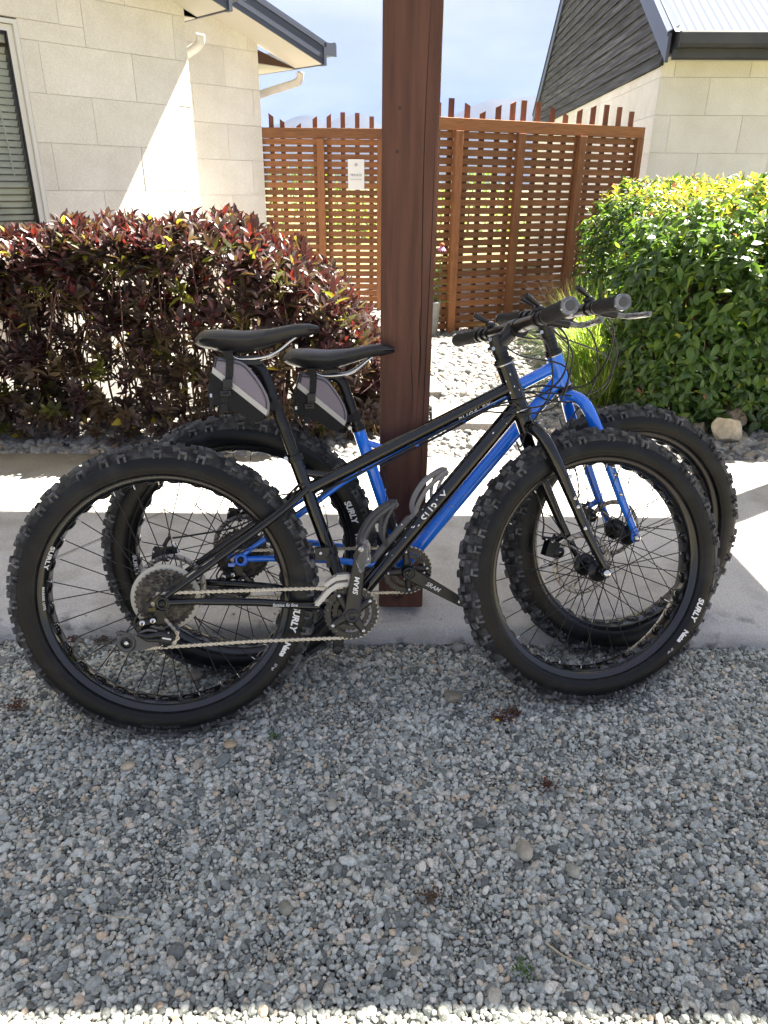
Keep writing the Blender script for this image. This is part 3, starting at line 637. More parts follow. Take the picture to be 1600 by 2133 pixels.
# ================================================================ FENCES
def woodmat(name, col, dark, sc, stretch, rough=.7, ovar=.18, knots=True):
    return mat(name, col, rough, noise=(sc, dark, .35, .75), stretch=stretch, bump=.35, bscale=sc * 2.2, obj_var=ovar, detail=8, dust=(1.6, tuple(x * .45 for x in dark), .60, .80))
fw_h = woodmat('cedar_slat', (.29, .120, .042), (.165, .064, .023), 9, (1, 12, 22), ovar=.28)
fw_v = woodmat('cedar_post', (.33, .135, .048), (.20, .075, .028), 9, (22, 14, 1.2))
fw_p = woodmat('cedar_batten', (.20, .065, .028), (.12, .04, .02), 9, (22, 14, 1.2), ovar=.45)
def fence(name, label, org, az, length, posts, pickets, z0=.045):
    d = Vector((math.sin(az), math.cos(az), 0)); n = Vector((d.y, -d.x, 0))      # n towards the camera side
    A = Matrix(((d.x, -n.x, 0, org[0]), (d.y, -n.y, 0, org[1]), (0, 0, 1, 0), (0, 0, 0, 1)))
    root = empty(name, A); tag(root, label, 'fence', 'brown slatted fences')
    b_ = MB(); b_.box((0, 0, 0), (length, .018, .050), fw_h); me = b_.mesh('slat'); z = 1.695 - .024
    while z > z0 + .03:
        link('slat', me, root, Matrix.Translation((length / 2, -.009 + RS.uniform(-.0015, .0015), z + RS.uniform(-.0012, .0012))) @ Matrix.Rotation(RS.uniform(-.0012, .0012), 4, 'Y')); z -= .0647
    b_ = MB(); b_.box((length / 2, -.022, 1.7475), (length + .03, .045, .092), fw_h); b_.build('top_rail', root, bevel=.004)
    for px in posts:
        b_ = MB(); b_.box((0, 0, 0), (.072, .05, 1.70 - z0), fw_v); b_.build('post', root, Matrix.Translation((px, -.0435, (1.70 + z0) / 2)), bevel=.003)
    for px, h_, sl_ in pickets:
        b_ = MB(); q = .0225; b_.prism([(-q, 0, z0), (q, 0, z0), (q, 0, h_ - max(0, -sl_)), (-q, 0, h_ - max(0, sl_))], (0, .02, 0), fw_p)
        b_.build('batten', root, Matrix.Translation((px, .010, 0)))
    return root, A
LX = -1.235
pk = [(565, 235, -1), (588, 247, -1), (622, 255, 1), (656, 240, 1), (685, 235, 1), (714, 232, 0), (744, 233, 0), (774, 240, 0)]
def zl(v): return 1.796 + (265 - v) * .00415
pkl = [((u_ - 550) * .00470 + (-1.21 - LX), zl(v_), .03 * s_) for u_, v_, s_ in pk] + [(1.21, 1.9, 0)]
fenceL, AL = fence('slat_fence', 'short brown slat fence with private notice beside cream wall', (LX, 7.95, 0), R(90), 1.235 - .035, [(-.658 - LX), 1.17], pkl)
fr0 = Vector((.535 - .09 * math.sin(R(66)) - .10, 6.707 - .09 * math.cos(R(66)) - .045, 0))
pkr_px = [(945, 213, 0), (978, 222, -1), (1009, 236, 1), (1040, 225, 1), (1069, 219, 1), (1091, 218, 0), (1120, 221, 0), (1150, 229, -1), (1178, 241, -1), (1207, 233, 1), (1237, 227, 1), (1267, 227, 0), (1294, 231, 0), (1318, 239, 0)]
def fr_t(u_):   # pixel column -> distance along right fence (measured)
    return float(np.interp(u_, [925, 945, 986, 1081, 1208, 1280, 1335], [-.083, 0, .188, .65, 1.293, 1.64, 1.969])) + .19
pkr = []
for u_, v_, s_ in pkr_px:
    t_ = fr_t(u_); rail = np.interp(u_, [925, 1335], [248, 268]); mmpp = np.interp(t_, [0, 2.1], [.00395, .00455])
    pkr.append((t_, 1.792 + (rail - v_) * mmpp, .02 * s_))
pkr += [(.07, 1.9, 0)]
fenceR, AR = fence('slat_fence', 'long brown slat fence running behind the green bushes', fr0, R(66), 2.17, [.235, .845, 1.485, 2.13], pkr)
# private notice fixed to the left fence
paper = mat('white_card', (.82, .82, .80), .55); grey = mat('grey_print', (.25, .26, .27), .6)
sg = empty('private_sign', Matrix.Translation((-.311, 7.95 - .024, 1.385))); tag(sg, 'small white private notice fixed to the short slat fence', 'sign')
b_ = MB(); b_.box((0, 0, 0), (.162, .004, .275), paper); b_.build('board', sg)
Mt = Matrix.Rotation(R(90), 4, 'X')
flat_text('PRIVATE', .030, Matrix.Translation((0, -.0035, -.005)) @ Mt, 'lettering', sg, grey, offset=.0006)
flat_text('DO NOT ENTER', .0155, Matrix.Translation((0, -.0035, -.045)) @ Mt, 'lettering', sg, grey)
b_ = MB(); b_.lathe([(.008, 0), (.011, 0), (.011, -.001), (.008, -.001)], grey, 20, c=(0, -.0025, .09), closed=True); b_.lathe([(.015, 0), (.0165, 0), (.0165, -.001), (.015, -.001)], grey, 24, c=(0, -.0025, .09), closed=True)
for i in range(6): b_.box((math.cos(i * 1.047) * .0045, -.003, .09 + math.sin(i * 1.047) * .0045), (.003, .001, .003), grey)
b_.build('emblem', sg)

# ================================================================ brown post and walkway roof
pw = mat('stained_post', (.122, .052, .037), .55, spec=.3, noise=(5, (.068, .029, .021), .35, .7), stretch=(9, 9, .6), bump=.25, bscale=40, detail=8)
crk = mat('crack_dark', (.008, .004, .003), .9)
def post(loc, label, H_, detail=False):
    root = empty('timber_post', Matrix.Translation(loc)); tag(root, label, 'post', 'timber posts of the covered walkway')
    b_ = MB(); b_.box((0, 0, H_ / 2 + .012), (.135, .135, H_), pw); b_.build('shaft', root, bevel=.005)
    b_ = MB(); gm = mat('galvanised', (.35, .35, .36), .5, metal=.7); b_.box((-.004, 0, .004), (.09, .09, .016), gm); b_.build('base_plate', root)
    if detail:
        ck = MB()
        for x0, z0, z1, am, sd in ((.030, .55, 1.60, .010, 1), (.048, .25, 1.35, .006, 2), (.018, .0 + .62, .83, .012, 3), (.038, .70, .93, .010, 4)):
            ps = []; n_ = 26
            for i in range(n_ + 1):
                t_ = i / n_; z = z0 + (z1 - z0) * t_; xx = x0 + am * mnoise.noise(Vector((t_ * 2, sd, 0))) * .9 + .010 * t_ * (1 if sd < 3 else 0); wq = .0009 * math.sin(PI * t_) + .0001
                ps.append((xx, wq, z))
            vs = [(x - w_, -.0683, z) for x, w_, z in ps] + [(x + w_, -.0683, z) for x, w_, z in ps]
            ck.add(vs, [(i, n_ + 1 + i, n_ + 2 + i, i + 1) for i in range(n_)], crk)
        ck.build('drying_crack', root)
        kn = MB(); km = mat('bolt_stain', (.05, .022, .017), .45)
        for x, z in ((-.012, .055),): kn.lathe([(0, -.004), (.007, -.004), (.010, -.001), (.010, 0)], km, 16, c=(x, -.0675, z)); kn.lathe([(.013, -.0012), (.019, -.0012), (.019, 0), (.013, 0)], km, 20, closed=True, c=(x, -.0675, z))
        for x, z in ((-.026, 1.36), (-.03, 1.27)): kn.lathe([(0, -.0015), (.0035, -.0012), (.004, 0)], km, 10, c=(x, -.0675, z))
        kn.build('bolt', root)
    return root
post((.0535, 1.970, .07), 'thick reddish-brown timber post that the bicycles lean towards', 2.66, True)
post((2.78, 3.61, .07), 'second brown timber post past the right hedge corner', 2.66)
RF = empty('walkway_roof', Matrix.Translation((.23, 2.758, 2.75))); tag(RF, 'low flat roof over the path that shades the gravel', 'roof')
b_ = MB(); b_.box((-1.695, 0.020, .06), (8.6, 1.810, .12), pw); b_.build('roof_panel', RF)
b_ = MB(); b_.box((-1.695, .0325, -.004), (8.58, 1.76, .006), mat('bounce_white', (.80, .79, .76), .6)); b_.build('bounce_lining', RF)  # unseen white underside, added to bounce light onto the shaded path and gravel

# ================================================================ LEFT HOUSE
AZ = R(43.8); d1 = Vector((math.sin(AZ), math.cos(AZ), 0)); n1 = Vector((math.cos(AZ), -math.sin(AZ), 0)); Q2 = Vector((-1.228, 7.9, 0))
HM = Matrix(((d1.x, n1.x, 0, Q2.x), (d1.y, n1.y, 0, Q2.y), (0, 0, 1, 0), (0, 0, 0, 1)))
HM_ = HM.copy()
m = bpy.data.materials.new('cream_limestone'); m.use_nodes = True; t = m.node_tree; b = t.nodes['Principled BSDF']; K = t.links.new
co = N(t, 'ShaderNodeTexCoord'); oi = N(t, 'ShaderNodeObjectInfo')
c1, f1 = noisecol(t, co.outputs['Object'], 5, (.765, .73, .655), (.82, .79, .72), .35, .65)
c2, f2 = noisecol(t, co.outputs['Object'], 90, (.93, .93, .93), (1.04, 1.04, 1.04), .35, .65, 3)
cc = mixc(t, 1.0, c1, c2, 'MULTIPLY'); gp = N(t, 'ShaderNodeNewGeometry'); mpp = N(t, 'ShaderNodeMapping'); mpp.inputs['Scale'].default_value = (1, 1, .35); K(gp.outputs['Position'], mpp.inputs['Vector'])
c4, _ = noisecol(t, mpp.outputs['Vector'], 2.6, (.95, .94, .925), (1.02, 1.02, 1.02), .35, .6); cc = mixc(t, 1.0, cc, c4, 'MULTIPLY')
h = N(t, 'ShaderNodeHueSaturation'); mr = N(t, 'ShaderNodeMapRange'); mr.inputs['To Min'].default_value = .94; mr.inputs['To Max'].default_value = 1.05; K(oi.outputs['Random'], mr.inputs['Value']); K(mr.outputs[0], h.inputs['Value']); K(cc, h.inputs['Color']); K(h.outputs['Color'], b.inputs['Base Color'])
b.inputs['Roughness'].default_value = .85
wv = N(t, 'ShaderNodeTexWave', wave_type='BANDS', bands_direction='DIAGONAL'); wv.inputs['Scale'].default_value = 16; wv.inputs['Distortion'].default_value = 6; wv.inputs['Detail'].default_value = 3; K(co.outputs['Object'], wv.inputs['Vector'])
ad = N(t, 'ShaderNodeMath', operation='ADD'); K(wv.outputs['Fac'], ad.inputs[0]); K(f2, ad.inputs[1])
bp = N(t, 'ShaderNodeBump'); bp.inputs['Strength'].default_value = .15; bp.inputs['Distance'].default_value = .003; K(ad.outputs[0], bp.inputs['Height']); K(bp.outputs[0], b.inputs['Normal'])
M_['stone'] = m
mort = mat('mortar', (.76, .72, .64), .9, bump=.3, bscale=100)
steelblue = mat('coated_steel_slate', (.060, .070, .098), .38, bump=.03, bscale=15)
cream = mat('soffit_cream', (.70, .66, .56), .7)
pipe = mat('pvc_white', (.74, .72, .67), .5, noise=(12, (.60, .57, .50), .5, .8))
brown = mat('brown_timber', (.055, .024, .014), .7, noise=(10, (.09, .04, .025), .3, .7), stretch=(1, 1, 14))
def clip(poly, a, b, c):   # keep a*x+b*z<=c
    out = []
    for i in range(len(poly)):
        p, q = poly[i], poly[(i + 1) % len(poly)]; fp = a * p[0] + b * p[1] - c; fq = a * q[0] + b * q[1] - c
        if fp <= 0: out.append(p)
        if fp * fq < 0: t_ = fp / (fp - fq); out.append((p[0] + (q[0] - p[0]) * t_, p[1] + (q[1] - p[1]) * t_))
    return out
def blocks(parent, rects, bpos, clips=(), dep=.008, name='stone_block', gap=.0015, mt=None, axis='a'):
    for (a0, a1, z0, z1) in rects:
        poly = [(a0 + gap, z0 + gap), (a1 - gap, z0 + gap), (a1 - gap, z1 - gap), (a0 + gap, z1 - gap)]
        for cl in clips: poly = clip(poly, *cl)
        if len(poly) < 3: continue
        ca = sum(p[0] for p in poly) / len(poly); cz = sum(p[1] for p in poly) / len(poly); bb = bpos + RS.uniform(-.0012, .0012)
        b_ = MB()
        if axis == 'a': b_.prism([(p[0] - ca, 0, p[1] - cz) for p in poly], (0, dep, 0), mt or M_['stone']); M = Matrix.Translation((ca, bb, cz))
        else: b_.prism([(0, p[0] - ca, p[1] - cz) for p in poly], (-dep, 0, 0), mt or M_['stone']); M = Matrix.Translation((bb, ca, cz))
        b_.build(name, parent, M, bevel=.0018)
def course_rects(levels, joints, a0, a1):
    out = []
    for (z0, z1), js in zip(levels, joints):
        e = [a0] + [j_ for j_ in sorted(js) if a0 < j_ < a1] + [a1]
        out += [(e[i], e[i + 1], z0, z1) for i in range(len(e) - 1)]
    return out
LH = empty('cream_house', HM); tag(LH, 'cream stone house on the left with slate-blue roof edges', 'house')
# core walls (mortar face)
b_ = MB()
b_.prism([(-3.5, 0, 0), (0, 0, 0), (0, 0, 2.50), (-3.5, 0, 3.64)], (0, -6, 0), mort)                       # far volume (wall 2)
W1 = .70
for a0, a1, z0, z1 in ((-2.49, -1.22, 0, 2.26), (-5, -3.75, 0, 2.26), (-3.75, -2.49, 0, .72)):            # wall 1 around the window
    b_.box(((a0 + a1) / 2, .35, (z0 + z1) / 2), (a1 - a0, .70, z1 - z0), mort)
b_.prism([(-5, 0, 2.26), (-1.22, 0, 2.26), (-1.22, 0, 2.525), (-5, 0, 3.74)], (0, .70, 0), mort)
b_.build('wall', LH)
j_odd, j_even = [-.085 - .66 * i for i in range(6)], [-.40 - .66 * i for i in range(6)]
lv2 = [(.0, .28), (.28, .58), (.58, .885), (.885, 1.19), (1.19, 1.495), (1.495, 1.797), (1.797, 2.10), (2.10, 2.412), (2.412, 2.72), (2.72, 3.02), (3.02, 3.32)]
blocks(LH, course_rects(lv2[2:], [j_odd, j_even, [-.137 - .66 * i for i in range(6)], j_even, j_odd, [-.39 - .66 * i for i in range(6)], [-.115 - .66 * i for i in range(6)], j_even, j_odd], -1.9, -.0005), 0, [(.32, 1, 2.478)])
lv1 = [(.62, .92), (.92, 1.226), (1.226, 1.533), (1.533, 1.836), (1.836, 2.145), (2.145, 2.44), (2.44, 2.74), (2.74, 3.05)]
jb = [[-1.70, -2.39], [-1.327, -2.05], [-1.702, -2.39], [-1.327, -2.045], [-1.69, -2.37], [-1.322, -2.034], [-1.70, -2.21], [-1.33, -2.0]]
r1 = [r_ for r_ in course_rects(lv1[:5], jb[:5], -2.49, -1.2205)] + [(-2.034, -1.322, 2.145, 2.44), (-1.322, -1.2205, 2.145, 2.44), (-2.49, -2.034, 2.145, 2.26), (-2.205, -2.034, 2.26, 2.44), (-2.9, -2.205, 2.26, 2.56), (-3.6, -2.9, 2.26, 2.56), (-2.205, -1.70, 2.44, 2.74), (-1.70, -1.2205, 2.44, 2.74), (-2.9, -2.205, 2.56, 2.86), (-3.6, -2.9, 2.56, 2.86), (-3.6, -2.9, 2.86, 3.2), (-2.9, -2.205, 2.86, 3.2)]
blocks(LH, r1, W1, [(.32, 1, 2.500 - 1.22 * .32)])
b_ = MB(); b_.box((-1.214, .35, 1.25), (.010, .70, 2.5), M_['stone']); b_.build('corner_return', LH)
b_ = MB(); b_.box((.006, -3, 1.23), (.010, 5.97, 2.46), M_['stone']); b_.build('side_wall', LH)
# window
wf = mat('window_white', (.74, .73, .70), .35); dk = mat('sash_dark', (.02, .022, .03), .4)
wn = MB(); A0, A1, Z0_, Z1_ = -3.75, -2.49, .72, 2.26
def frame_rect(mb, a0, a1, z0, z1, w_, y0, y1, m_):
    yc, dy = (y0 + y1) / 2, y1 - y0
    mb.box((a0 + w_ / 2, yc, (z0 + z1) / 2), (w_, dy, z1 - z0), m_); mb.box((a1 - w_ / 2, yc, (z0 + z1) / 2), (w_, dy, z1 - z0), m_)
    mb.box(((a0 + a1) / 2, yc, z0 + w_ / 2), (a1 - a0 - 2 * w_, dy, w_), m_); mb.box(((a0 + a1) / 2, yc, z1 - w_ / 2), (a1 - a0 - 2 * w_, dy, w_), m_)
frame_rect(wn, A0 + .002, A1 - .002, Z0_, Z1_ - .012, .026, .64, .713, wf); frame_rect(wn, A0 + .030, A1 - .030, Z0_ + .028, Z1_ - .042, .040, .655, .690, wf)
win = wn.build('window', LH); win['label'] = 'white framed window with a half-open venetian blind'
w2 = MB(); frame_rect(w2, A0 + .068, A1 - .068, Z0_ + .066, Z1_ - .08, .006, .66, .6915, dk); w2.build('sash_seal', win)
glass = bpy.data.materials.new('window_glass'); glass.use_nodes = True; t = glass.node_tree; t.nodes.clear()
g1 = N(t, 'ShaderNodeBsdfTransparent'); g1.inputs[0].default_value = (.95, .97, .96, 1); g2 = N(t, 'ShaderNodeBsdfGlossy'); g2.inputs['Roughness'].default_value = .01; g3 = N(t, 'ShaderNodeFresnel'); g3.inputs[0].default_value = 1.3; g4 = N(t, 'ShaderNodeMixShader'); g5 = N(t, 'ShaderNodeOutputMaterial')
t.links.new(g3.outputs[0], g4.inputs[0]); t.links.new(g1.outputs[0], g4.inputs[1]); t.links.new(g2.outputs[0], g4.inputs[2]); t.links.new(g4.outputs[0], g5.inputs[0])
w3 = MB(); w3.box(((A0 + A1) / 2, .678, (Z0_ + Z1_) / 2), (A1 - A0 - .14, .004, Z1_ - Z0_ - .14), glass); w3.build('pane', win)
slm = mat('blind_slat', (.80, .81, .77), .5, obj_var=.04)
w4 = MB(); q = 8; prof = [(-.021 + .042 * i / q, .0035 * math.sin(PI * i / q)) for i in range(q + 1)]
w4.add([(x_, p_, z_) for x_ in (-.55, .55) for p_, z_ in prof], [(i, i + 1, q + 2 + i, q + 1 + i) for i in range(q)], slm, True); sme = w4.mesh('blind_slat')
z = Z0_ + .07
while z < 2.10:
    link('blind_slat', sme, win, Matrix.Translation((-3.12, .635, z)) @ Matrix.Rotation(R(52), 4, 'X')); z += .0428
w5 = MB(); w5.box((-3.12, .615, 2.14), (1.12, .045, .045), slm)
w5.tube([(-2.64, .645, 2.12), (-2.60, .645, 1.25)], .0012, slm, 4); w5.tube([(-2.625, .645, 2.12), (-2.585, .645, 1.15)], .0012, slm, 4); w5.tube([(-2.69, .65, 2.1), (-2.66, .65, 1.32)], .005, slm, 6)
w5.build('blind_cord', win)
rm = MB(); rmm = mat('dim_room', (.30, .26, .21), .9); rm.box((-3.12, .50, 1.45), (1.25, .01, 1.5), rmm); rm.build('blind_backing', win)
# roofs: soffit, barge, gutter, pipes for each volume
def roof_part(aw, zw, tip, b0, b1, up_to):
    sl_ = .32; at = aw + tip
    zs = lambda a: zw - sl_ * (a - aw)
    zt = zs(at)
    b_ = MB(); b_.prism([(at, b0, zs(at)), (up_to, b0, zs(up_to)), (up_to, b0, zs(up_to) + .008), (at, b0, zs(at) + .008)], (0, b1 - b0, 0), cream); b_.build('rake_soffit', LH)
    b_ = MB(); b_.prism([(aw + .012, b0 - .003, zt), (at, b0 - .003, zt), (aw + .012, b0 - .003, zs(aw) - .04)], (0, -.02, 0), brown); b_.build('gable_infill', LH)
    b_ = MB(); b_.box(((aw + .012 + at) / 2, b0 - 1.5, zt - .004), (at - aw - .012, 2.95, .006), cream); b_.build('eave_soffit', LH)
    # barge board with two pressed ribs
    bg_ = MB()
    for z0, z1, y0, y1 in ((-.004, .036, b1, b1 + .014), (.036, .088, b1, b1 + .020), (.088, .142, b1, b1 + .014), (.142, .176, b1 - .05, b1 + .028)):
        bg_.prism([(at, y0, zs(at) + z0), (up_to, y0, zs(up_to) + z0), (up_to, y0, zs(up_to) + z1), (at, y0, zs(at) + z1)], (0, y1 - y0, 0), steelblue)
    bg_.box((at + .012, b1 + .0, zt + .062), (.030, .062, .150), steelblue); bg_.build('barge_board', LH)
    rf_ = MB(); rf_.prism([(at + .10, b0, zs(at + .10) + .178), (up_to, b0, zs(up_to) + .178), (up_to, b0, zs(up_to) + .20), (at + .10, b0, zs(at + .10) + .20)], (0, b1 + .01 - b0, 0), steelblue)
    for i in range(2): pass
    rf_.build('roof', LH)
    f_ = MB(); f_.box((at + .008, b0 - 1.47, zt + .066), (.016, 2.97 + 2 * (b1 - b0), .150), steelblue); f_.build('fascia', LH)
    gt = MB(); x0, x1_, zb = at + .035, at + .155, zt + .075
    gt.prism([(x0, -5, zb), (x1_ - .02, -5, zb), (x1_, -5, zb + .03), (x1_, -5, zb + .115), (x1_ - .012, -5, zb + .115), (x1_ - .012, -5, zb + .034), (x1_ - .026, -5, zb + .012), (x0 + .008, -5, zb + .012), (x0 + .008, -5, zb + .10), (x0, -5, zb + .10)], (0, 5 + b1 + .02, 0), steelblue)
    gt.box(((x0 + x1_) / 2 + .002, b1 + .022, zb + .05), (x1_ - x0 + .008, .006, .105), steelblue); gt.build('gutter', LH)
roof_part(0.0, 2.475, .455, 0.0, .40, -3.4)
roof_part(-1.22, 2.495, .125, .70, 1.10, -5.0)
b_ = MB(); b_.prism([(-5, 0.02, 3.88), (-.98, 0.02, 2.60), (-.98, .02, 2.62), (-5, .02, 3.90)], (0, .7, 0), steelblue); b_.build('roof', LH)
b_ = MB(); b_.tube(spline([(.50, .02, 2.30), (.50, 0, 2.24), (.46, -.03, 2.205), (.20, -.18, 2.11), (.06, -.26, 2.04), (.05, -.27, 1.9), (.05, -.27, .1)], 5), .036, pipe, 14); b_.build('downpipe', LH)
b_ = MB(); b_.tube(spline([(-1.03, .63, 2.36), (-1.03, .61, 2.30), (-1.06, .57, 2.265), (-1.13, .45, 2.20), (-1.175, .36, 2.14), (-1.18, .34, 2.0), (-1.18, .34, .1)], 5), .036, pipe, 14); b_.build('downpipe', LH)

# ================================================================ RIGHT HOUSE
a3 = R(2.0); dg_ = Vector((math.sin(a3), math.cos(a3), 0)); df_ = Vector((math.cos(a3), -math.sin(a3), 0)); Q3 = Vector((2.494, 7.65, 0))
GM = Matrix(((df_.x, dg_.x, 0, Q3.x), (df_.y, dg_.y, 0, Q3.y), (0, 0, 1, 0), (0, 0, 0, 1)))   # x along front, y along gable, z up
RH = empty('gabled_house', GM); tag(RH, 'cream stone house on the right with black weatherboard gable', 'house')
sn, sf, rg = .60, .68, (3.94, 4.85)
b_ = MB(); b_.box((3.5, 3.65, 1.15), (6.98, 7.3, 2.30), mort); b_.prism([(.03, .06, 2.30), (.03, 7.4, 2.30), (.03, 3.94, 4.70)], (6.9, 0, 0), mort); b_.build('wall', RH)
lvr = [(.0, .38), (.38, .685), (.685, .99), (.99, 1.29), (1.29, 1.592), (1.592, 1.907), (1.907, 2.212), (2.212, 2.40)]
jo = [.45 + .66 * i for i in range(5)]; je = [.141 + .66 * i for i in range(5)]
blocks(RH, course_rects(lvr[3:], [jo, jo, je, jo, [.115 + .68 * i for i in range(4)]], -.0115, 2.6), -.012, mt=M_['stone'])
blocks(RH, course_rects([(1.29, 1.592), (1.592, 1.907), (1.907, 2.212), (2.212, 2.298)], [[.33, .99, 1.65, 2.31], [.66, 1.32, 1.98, 2.64, 3.3], [.33, .99, 1.65, 2.31, 2.97, 3.63, 4.29, 4.95], [.44, .99, 1.7, 2.3, 3.1, 3.8, 4.5, 5.2]], .0005, 7.2), 0, axis='g')
wbm = mat('black_weatherboard', (.022, .022, .025), .75, noise=(6, (.15, .15, .165), .42, .78), stretch=(1, .30, 8), bump=.5, bscale=30, obj_var=.3, detail=10)
z = 2.300; i = 0
while z < 4.70:
    z1 = z + .108; tn = max(0.0, (z - 2.49) / sn); tf = min(7.38, 7.33 - (z - 2.547) / sf)
    if z < 2.4: tn = -.10
    tn1 = max(tn if z < 2.4 else 0, (z1 - 2.49) / sn); tf1 = 7.33 - (z1 - 2.547) / sf
    if tf1 - tn1 < .1: break
    b_ = MB(); y0, y1, y2, y3 = tn + .05, tf - .05, tf1 - .05, tn1 + .05
    vs_ = [(-.040, y0, z), (-.040, y1, z), (-.016, y2, z1 + .012), (-.016, y3, z1 + .012), (-.004, y0, z), (-.004, y1, z), (-.004, y2, z1 + .012), (-.004, y3, z1 + .012)]
    cy, cz = (y0 + y1) / 2, z
    vs_ = [(a_, b__ - cy, c_ - cz) for a_, b__, c_ in vs_]
    b_.add(vs_, [(0, 3, 2, 1), (0, 1, 5, 4), (3, 7, 6, 2), (0, 4, 7, 3), (1, 2, 6, 5), (4, 5, 6, 7)], wbm); b_.build('weatherboard', RH, Matrix.Translation((0, cy, cz))); z = z1
bb_ = MB()
def rake(p0, p1, x0, x1_, h0, h1, mt_, mb):
    mb.prism([(x0, p0[0], p0[1] + h0), (x0, p1[0], p1[1] + h0), (x0, p1[0], p1[1] + h1), (x0, p0[0], p0[1] + h1)], (x1_ - x0, 0, 0), mt_)
near0 = (-.275, 2.49 - .275 * sn); rdg = rg; far0 = (7.6, 2.547 - .27 * sf)
rake(near0, rdg, -.062, -.036, -.035, .16, steelblue, bb_); rake(near0, rdg, -.075, -.034, .16, .185, steelblue, bb_)
bb_.build('barge_board', RH)
bb_ = MB(); rake(far0, rdg, -.062, -.036, -.035, .16, steelblue, bb_); rake(far0, rdg, -.075, -.034, .16, .185, steelblue, bb_); bb_.build('barge_board', RH)
roofm = mat('corrugated_roof_steel', (.20, .225, .265), .30, metal=.0, coat=.5, crough=.25)
rfm = MB(); nxr = 360; xs = np.linspace(-.03, 4.6, nxr)
L1 = (-.345, 2.49 - .345 * sn + .225); L2 = (rdg[0], rdg[1] + .18)
top_, bot_ = [], []
for x in xs:
    dz = .0 if x < .06 else .010 * math.sin(2 * PI * x / .0762); bot_.append((x, L1[0], L1[1] + dz)); top_.append((x, L2[0], L2[1] + dz))
rfm.add(bot_ + top_, [(i, i + 1, nxr + i + 1, nxr + i) for i in range(nxr - 1)], roofm, True)
rfm.add([(-.03, L2[0], L2[1]), (4.6, L2[0], L2[1]), (4.6, 7.6, 2.49), (-.03, 7.6, 2.49)], [(0, 1, 2, 3)], roofm); rfm.build('roof', RH)
cf = MB(); cf.prism([(-.076, near0[0], near0[1] + .186), (-.076, rdg[0], rdg[1] + .186), (.03, rdg[0], rdg[1] + .205), (.03, near0[0], near0[1] + .236)], (0, 0, .010), roofm); cf.build('verge_flashing', RH)
gt = MB(); gq = mat('gutter_charcoal', (.040, .042, .047), .42, noise=(5, (.055, .055, .058), .4, .6))
yb, zb = -.375, 2.335
gt.prism([(.015, yb + .145, zb + .06), (.015, yb + .02, zb + .06), (.015, yb, zb + .085), (.015, yb, zb + .165), (.015, yb + .01, zb + .18), (.015, yb + .02, zb + .165), (.015, yb + .02, zb + .09), (.015, yb + .145, zb + .08)], (4.6, 0, 0), gq)
gt.box((.012, yb + .07, zb + .115), (.006, .15, .12), gq); gt.build('gutter', RH)
fs_ = MB(); fs_.box((2.30, yb + .135, zb + .035), (4.6, .02, .11), gq); fs_.box((2.30, yb + .115, zb + .030), (4.6, .02, .075), gq); fs_.build('fascia', RH)
sf_ = MB(); sf_.box((2.30, -.125, zb + .005), (4.6, .23, .010), cream); sf_.build('soffit', RH)

# ---------------------------------------------------------------- potted flower, climber, background
pt = empty('potted_coneflower', Matrix.Translation((.385, 6.50, .05))); tag(pt, 'tall grey planter with a pink coneflower beside the brown post', 'potted plant')
pg_ = mat('planter_zinc', (.28, .29, .29), .55, metal=.4, noise=(8, (.38, .39, .38), .4, .6))
b_ = MB(); b_.lathe([(.0, .0), (.07, 0), (.092, .30), (.097, .30), (.097, .315), (.087, .315), (.085, .29), (0, .285)], pg_, 32); b_.xf(Matrix.Rotation(R(90), 4, 'X')); b_.build('planter', pt)
gs = leafmat('coneflower_leaf', (.08, .15, .03), (.35, .5, .06), .35, .4); b_ = MB()
stem_pts = spline([(.05, 0, .28), (.072, -.01, .50), (.085, 0, .76)], 5); b_.tube(stem_pts, .0035, gs, 6); b_.build('stem', pt)
TV, TF = leaf_template(.11, .05, .3, .35)
for i in range(16):
    zz = .30 + .025 * i; an = i * 2.1; q_ = 1.25 - i * .05
    F3 = frames(np.array([[math.cos(an), math.sin(an), .35]]), np.array([[0, 0, 1.]]))[0]; b_ = MB(); b_.add((TV * q_) @ F3.T, TF, gs, True); b_.build('leaf', pt, Matrix.Translation((.055 + .0016 * i, 0, zz)))
pk_ = mat('pink_petal', (.60, .22, .48), .5); b_ = MB()
for i in range(13):
    a = i * 2 * PI / 13; F3 = frames(np.array([[math.cos(a), math.sin(a), -.9]]), np.array([[0, 0, 1.]]))[0]; T2, T2f = leaf_template(.062, .020, .1, .1, 3); b_.add(T2 @ F3.T, T2f, pk_, True)
b_.ell((0, 0, .004), (.022, .022, .018), mat('cone_rust', (.30, .09, .03), .8)); b_.build('flower', pt, Matrix.Translation((.085, 0, .775)))
cl = empty('climbing_plant', Matrix.Translation((2.19, 7.40, 1.05))); tag(cl, 'thin green climbing shoot at the right end of the slat fence', 'plant')
b_ = MB(); b_.tube(spline([(.0, 0, -.1), (.02, -.01, .15), (-.01, -.02, .38)], 4), .003, gs, 5); b_.build('stem', cl)
for i in range(16):
    an = i * 2.4; F3 = frames(np.array([[math.cos(an), math.sin(an), .2]]), np.array([[0, 0, 1.]]))[0]; b_ = MB(); b_.add((TV * .5) @ F3.T, TF, grn[0], True); b_.build('leaf', cl, Matrix.Translation((.005, -.015, -.05 + .027 * i)))
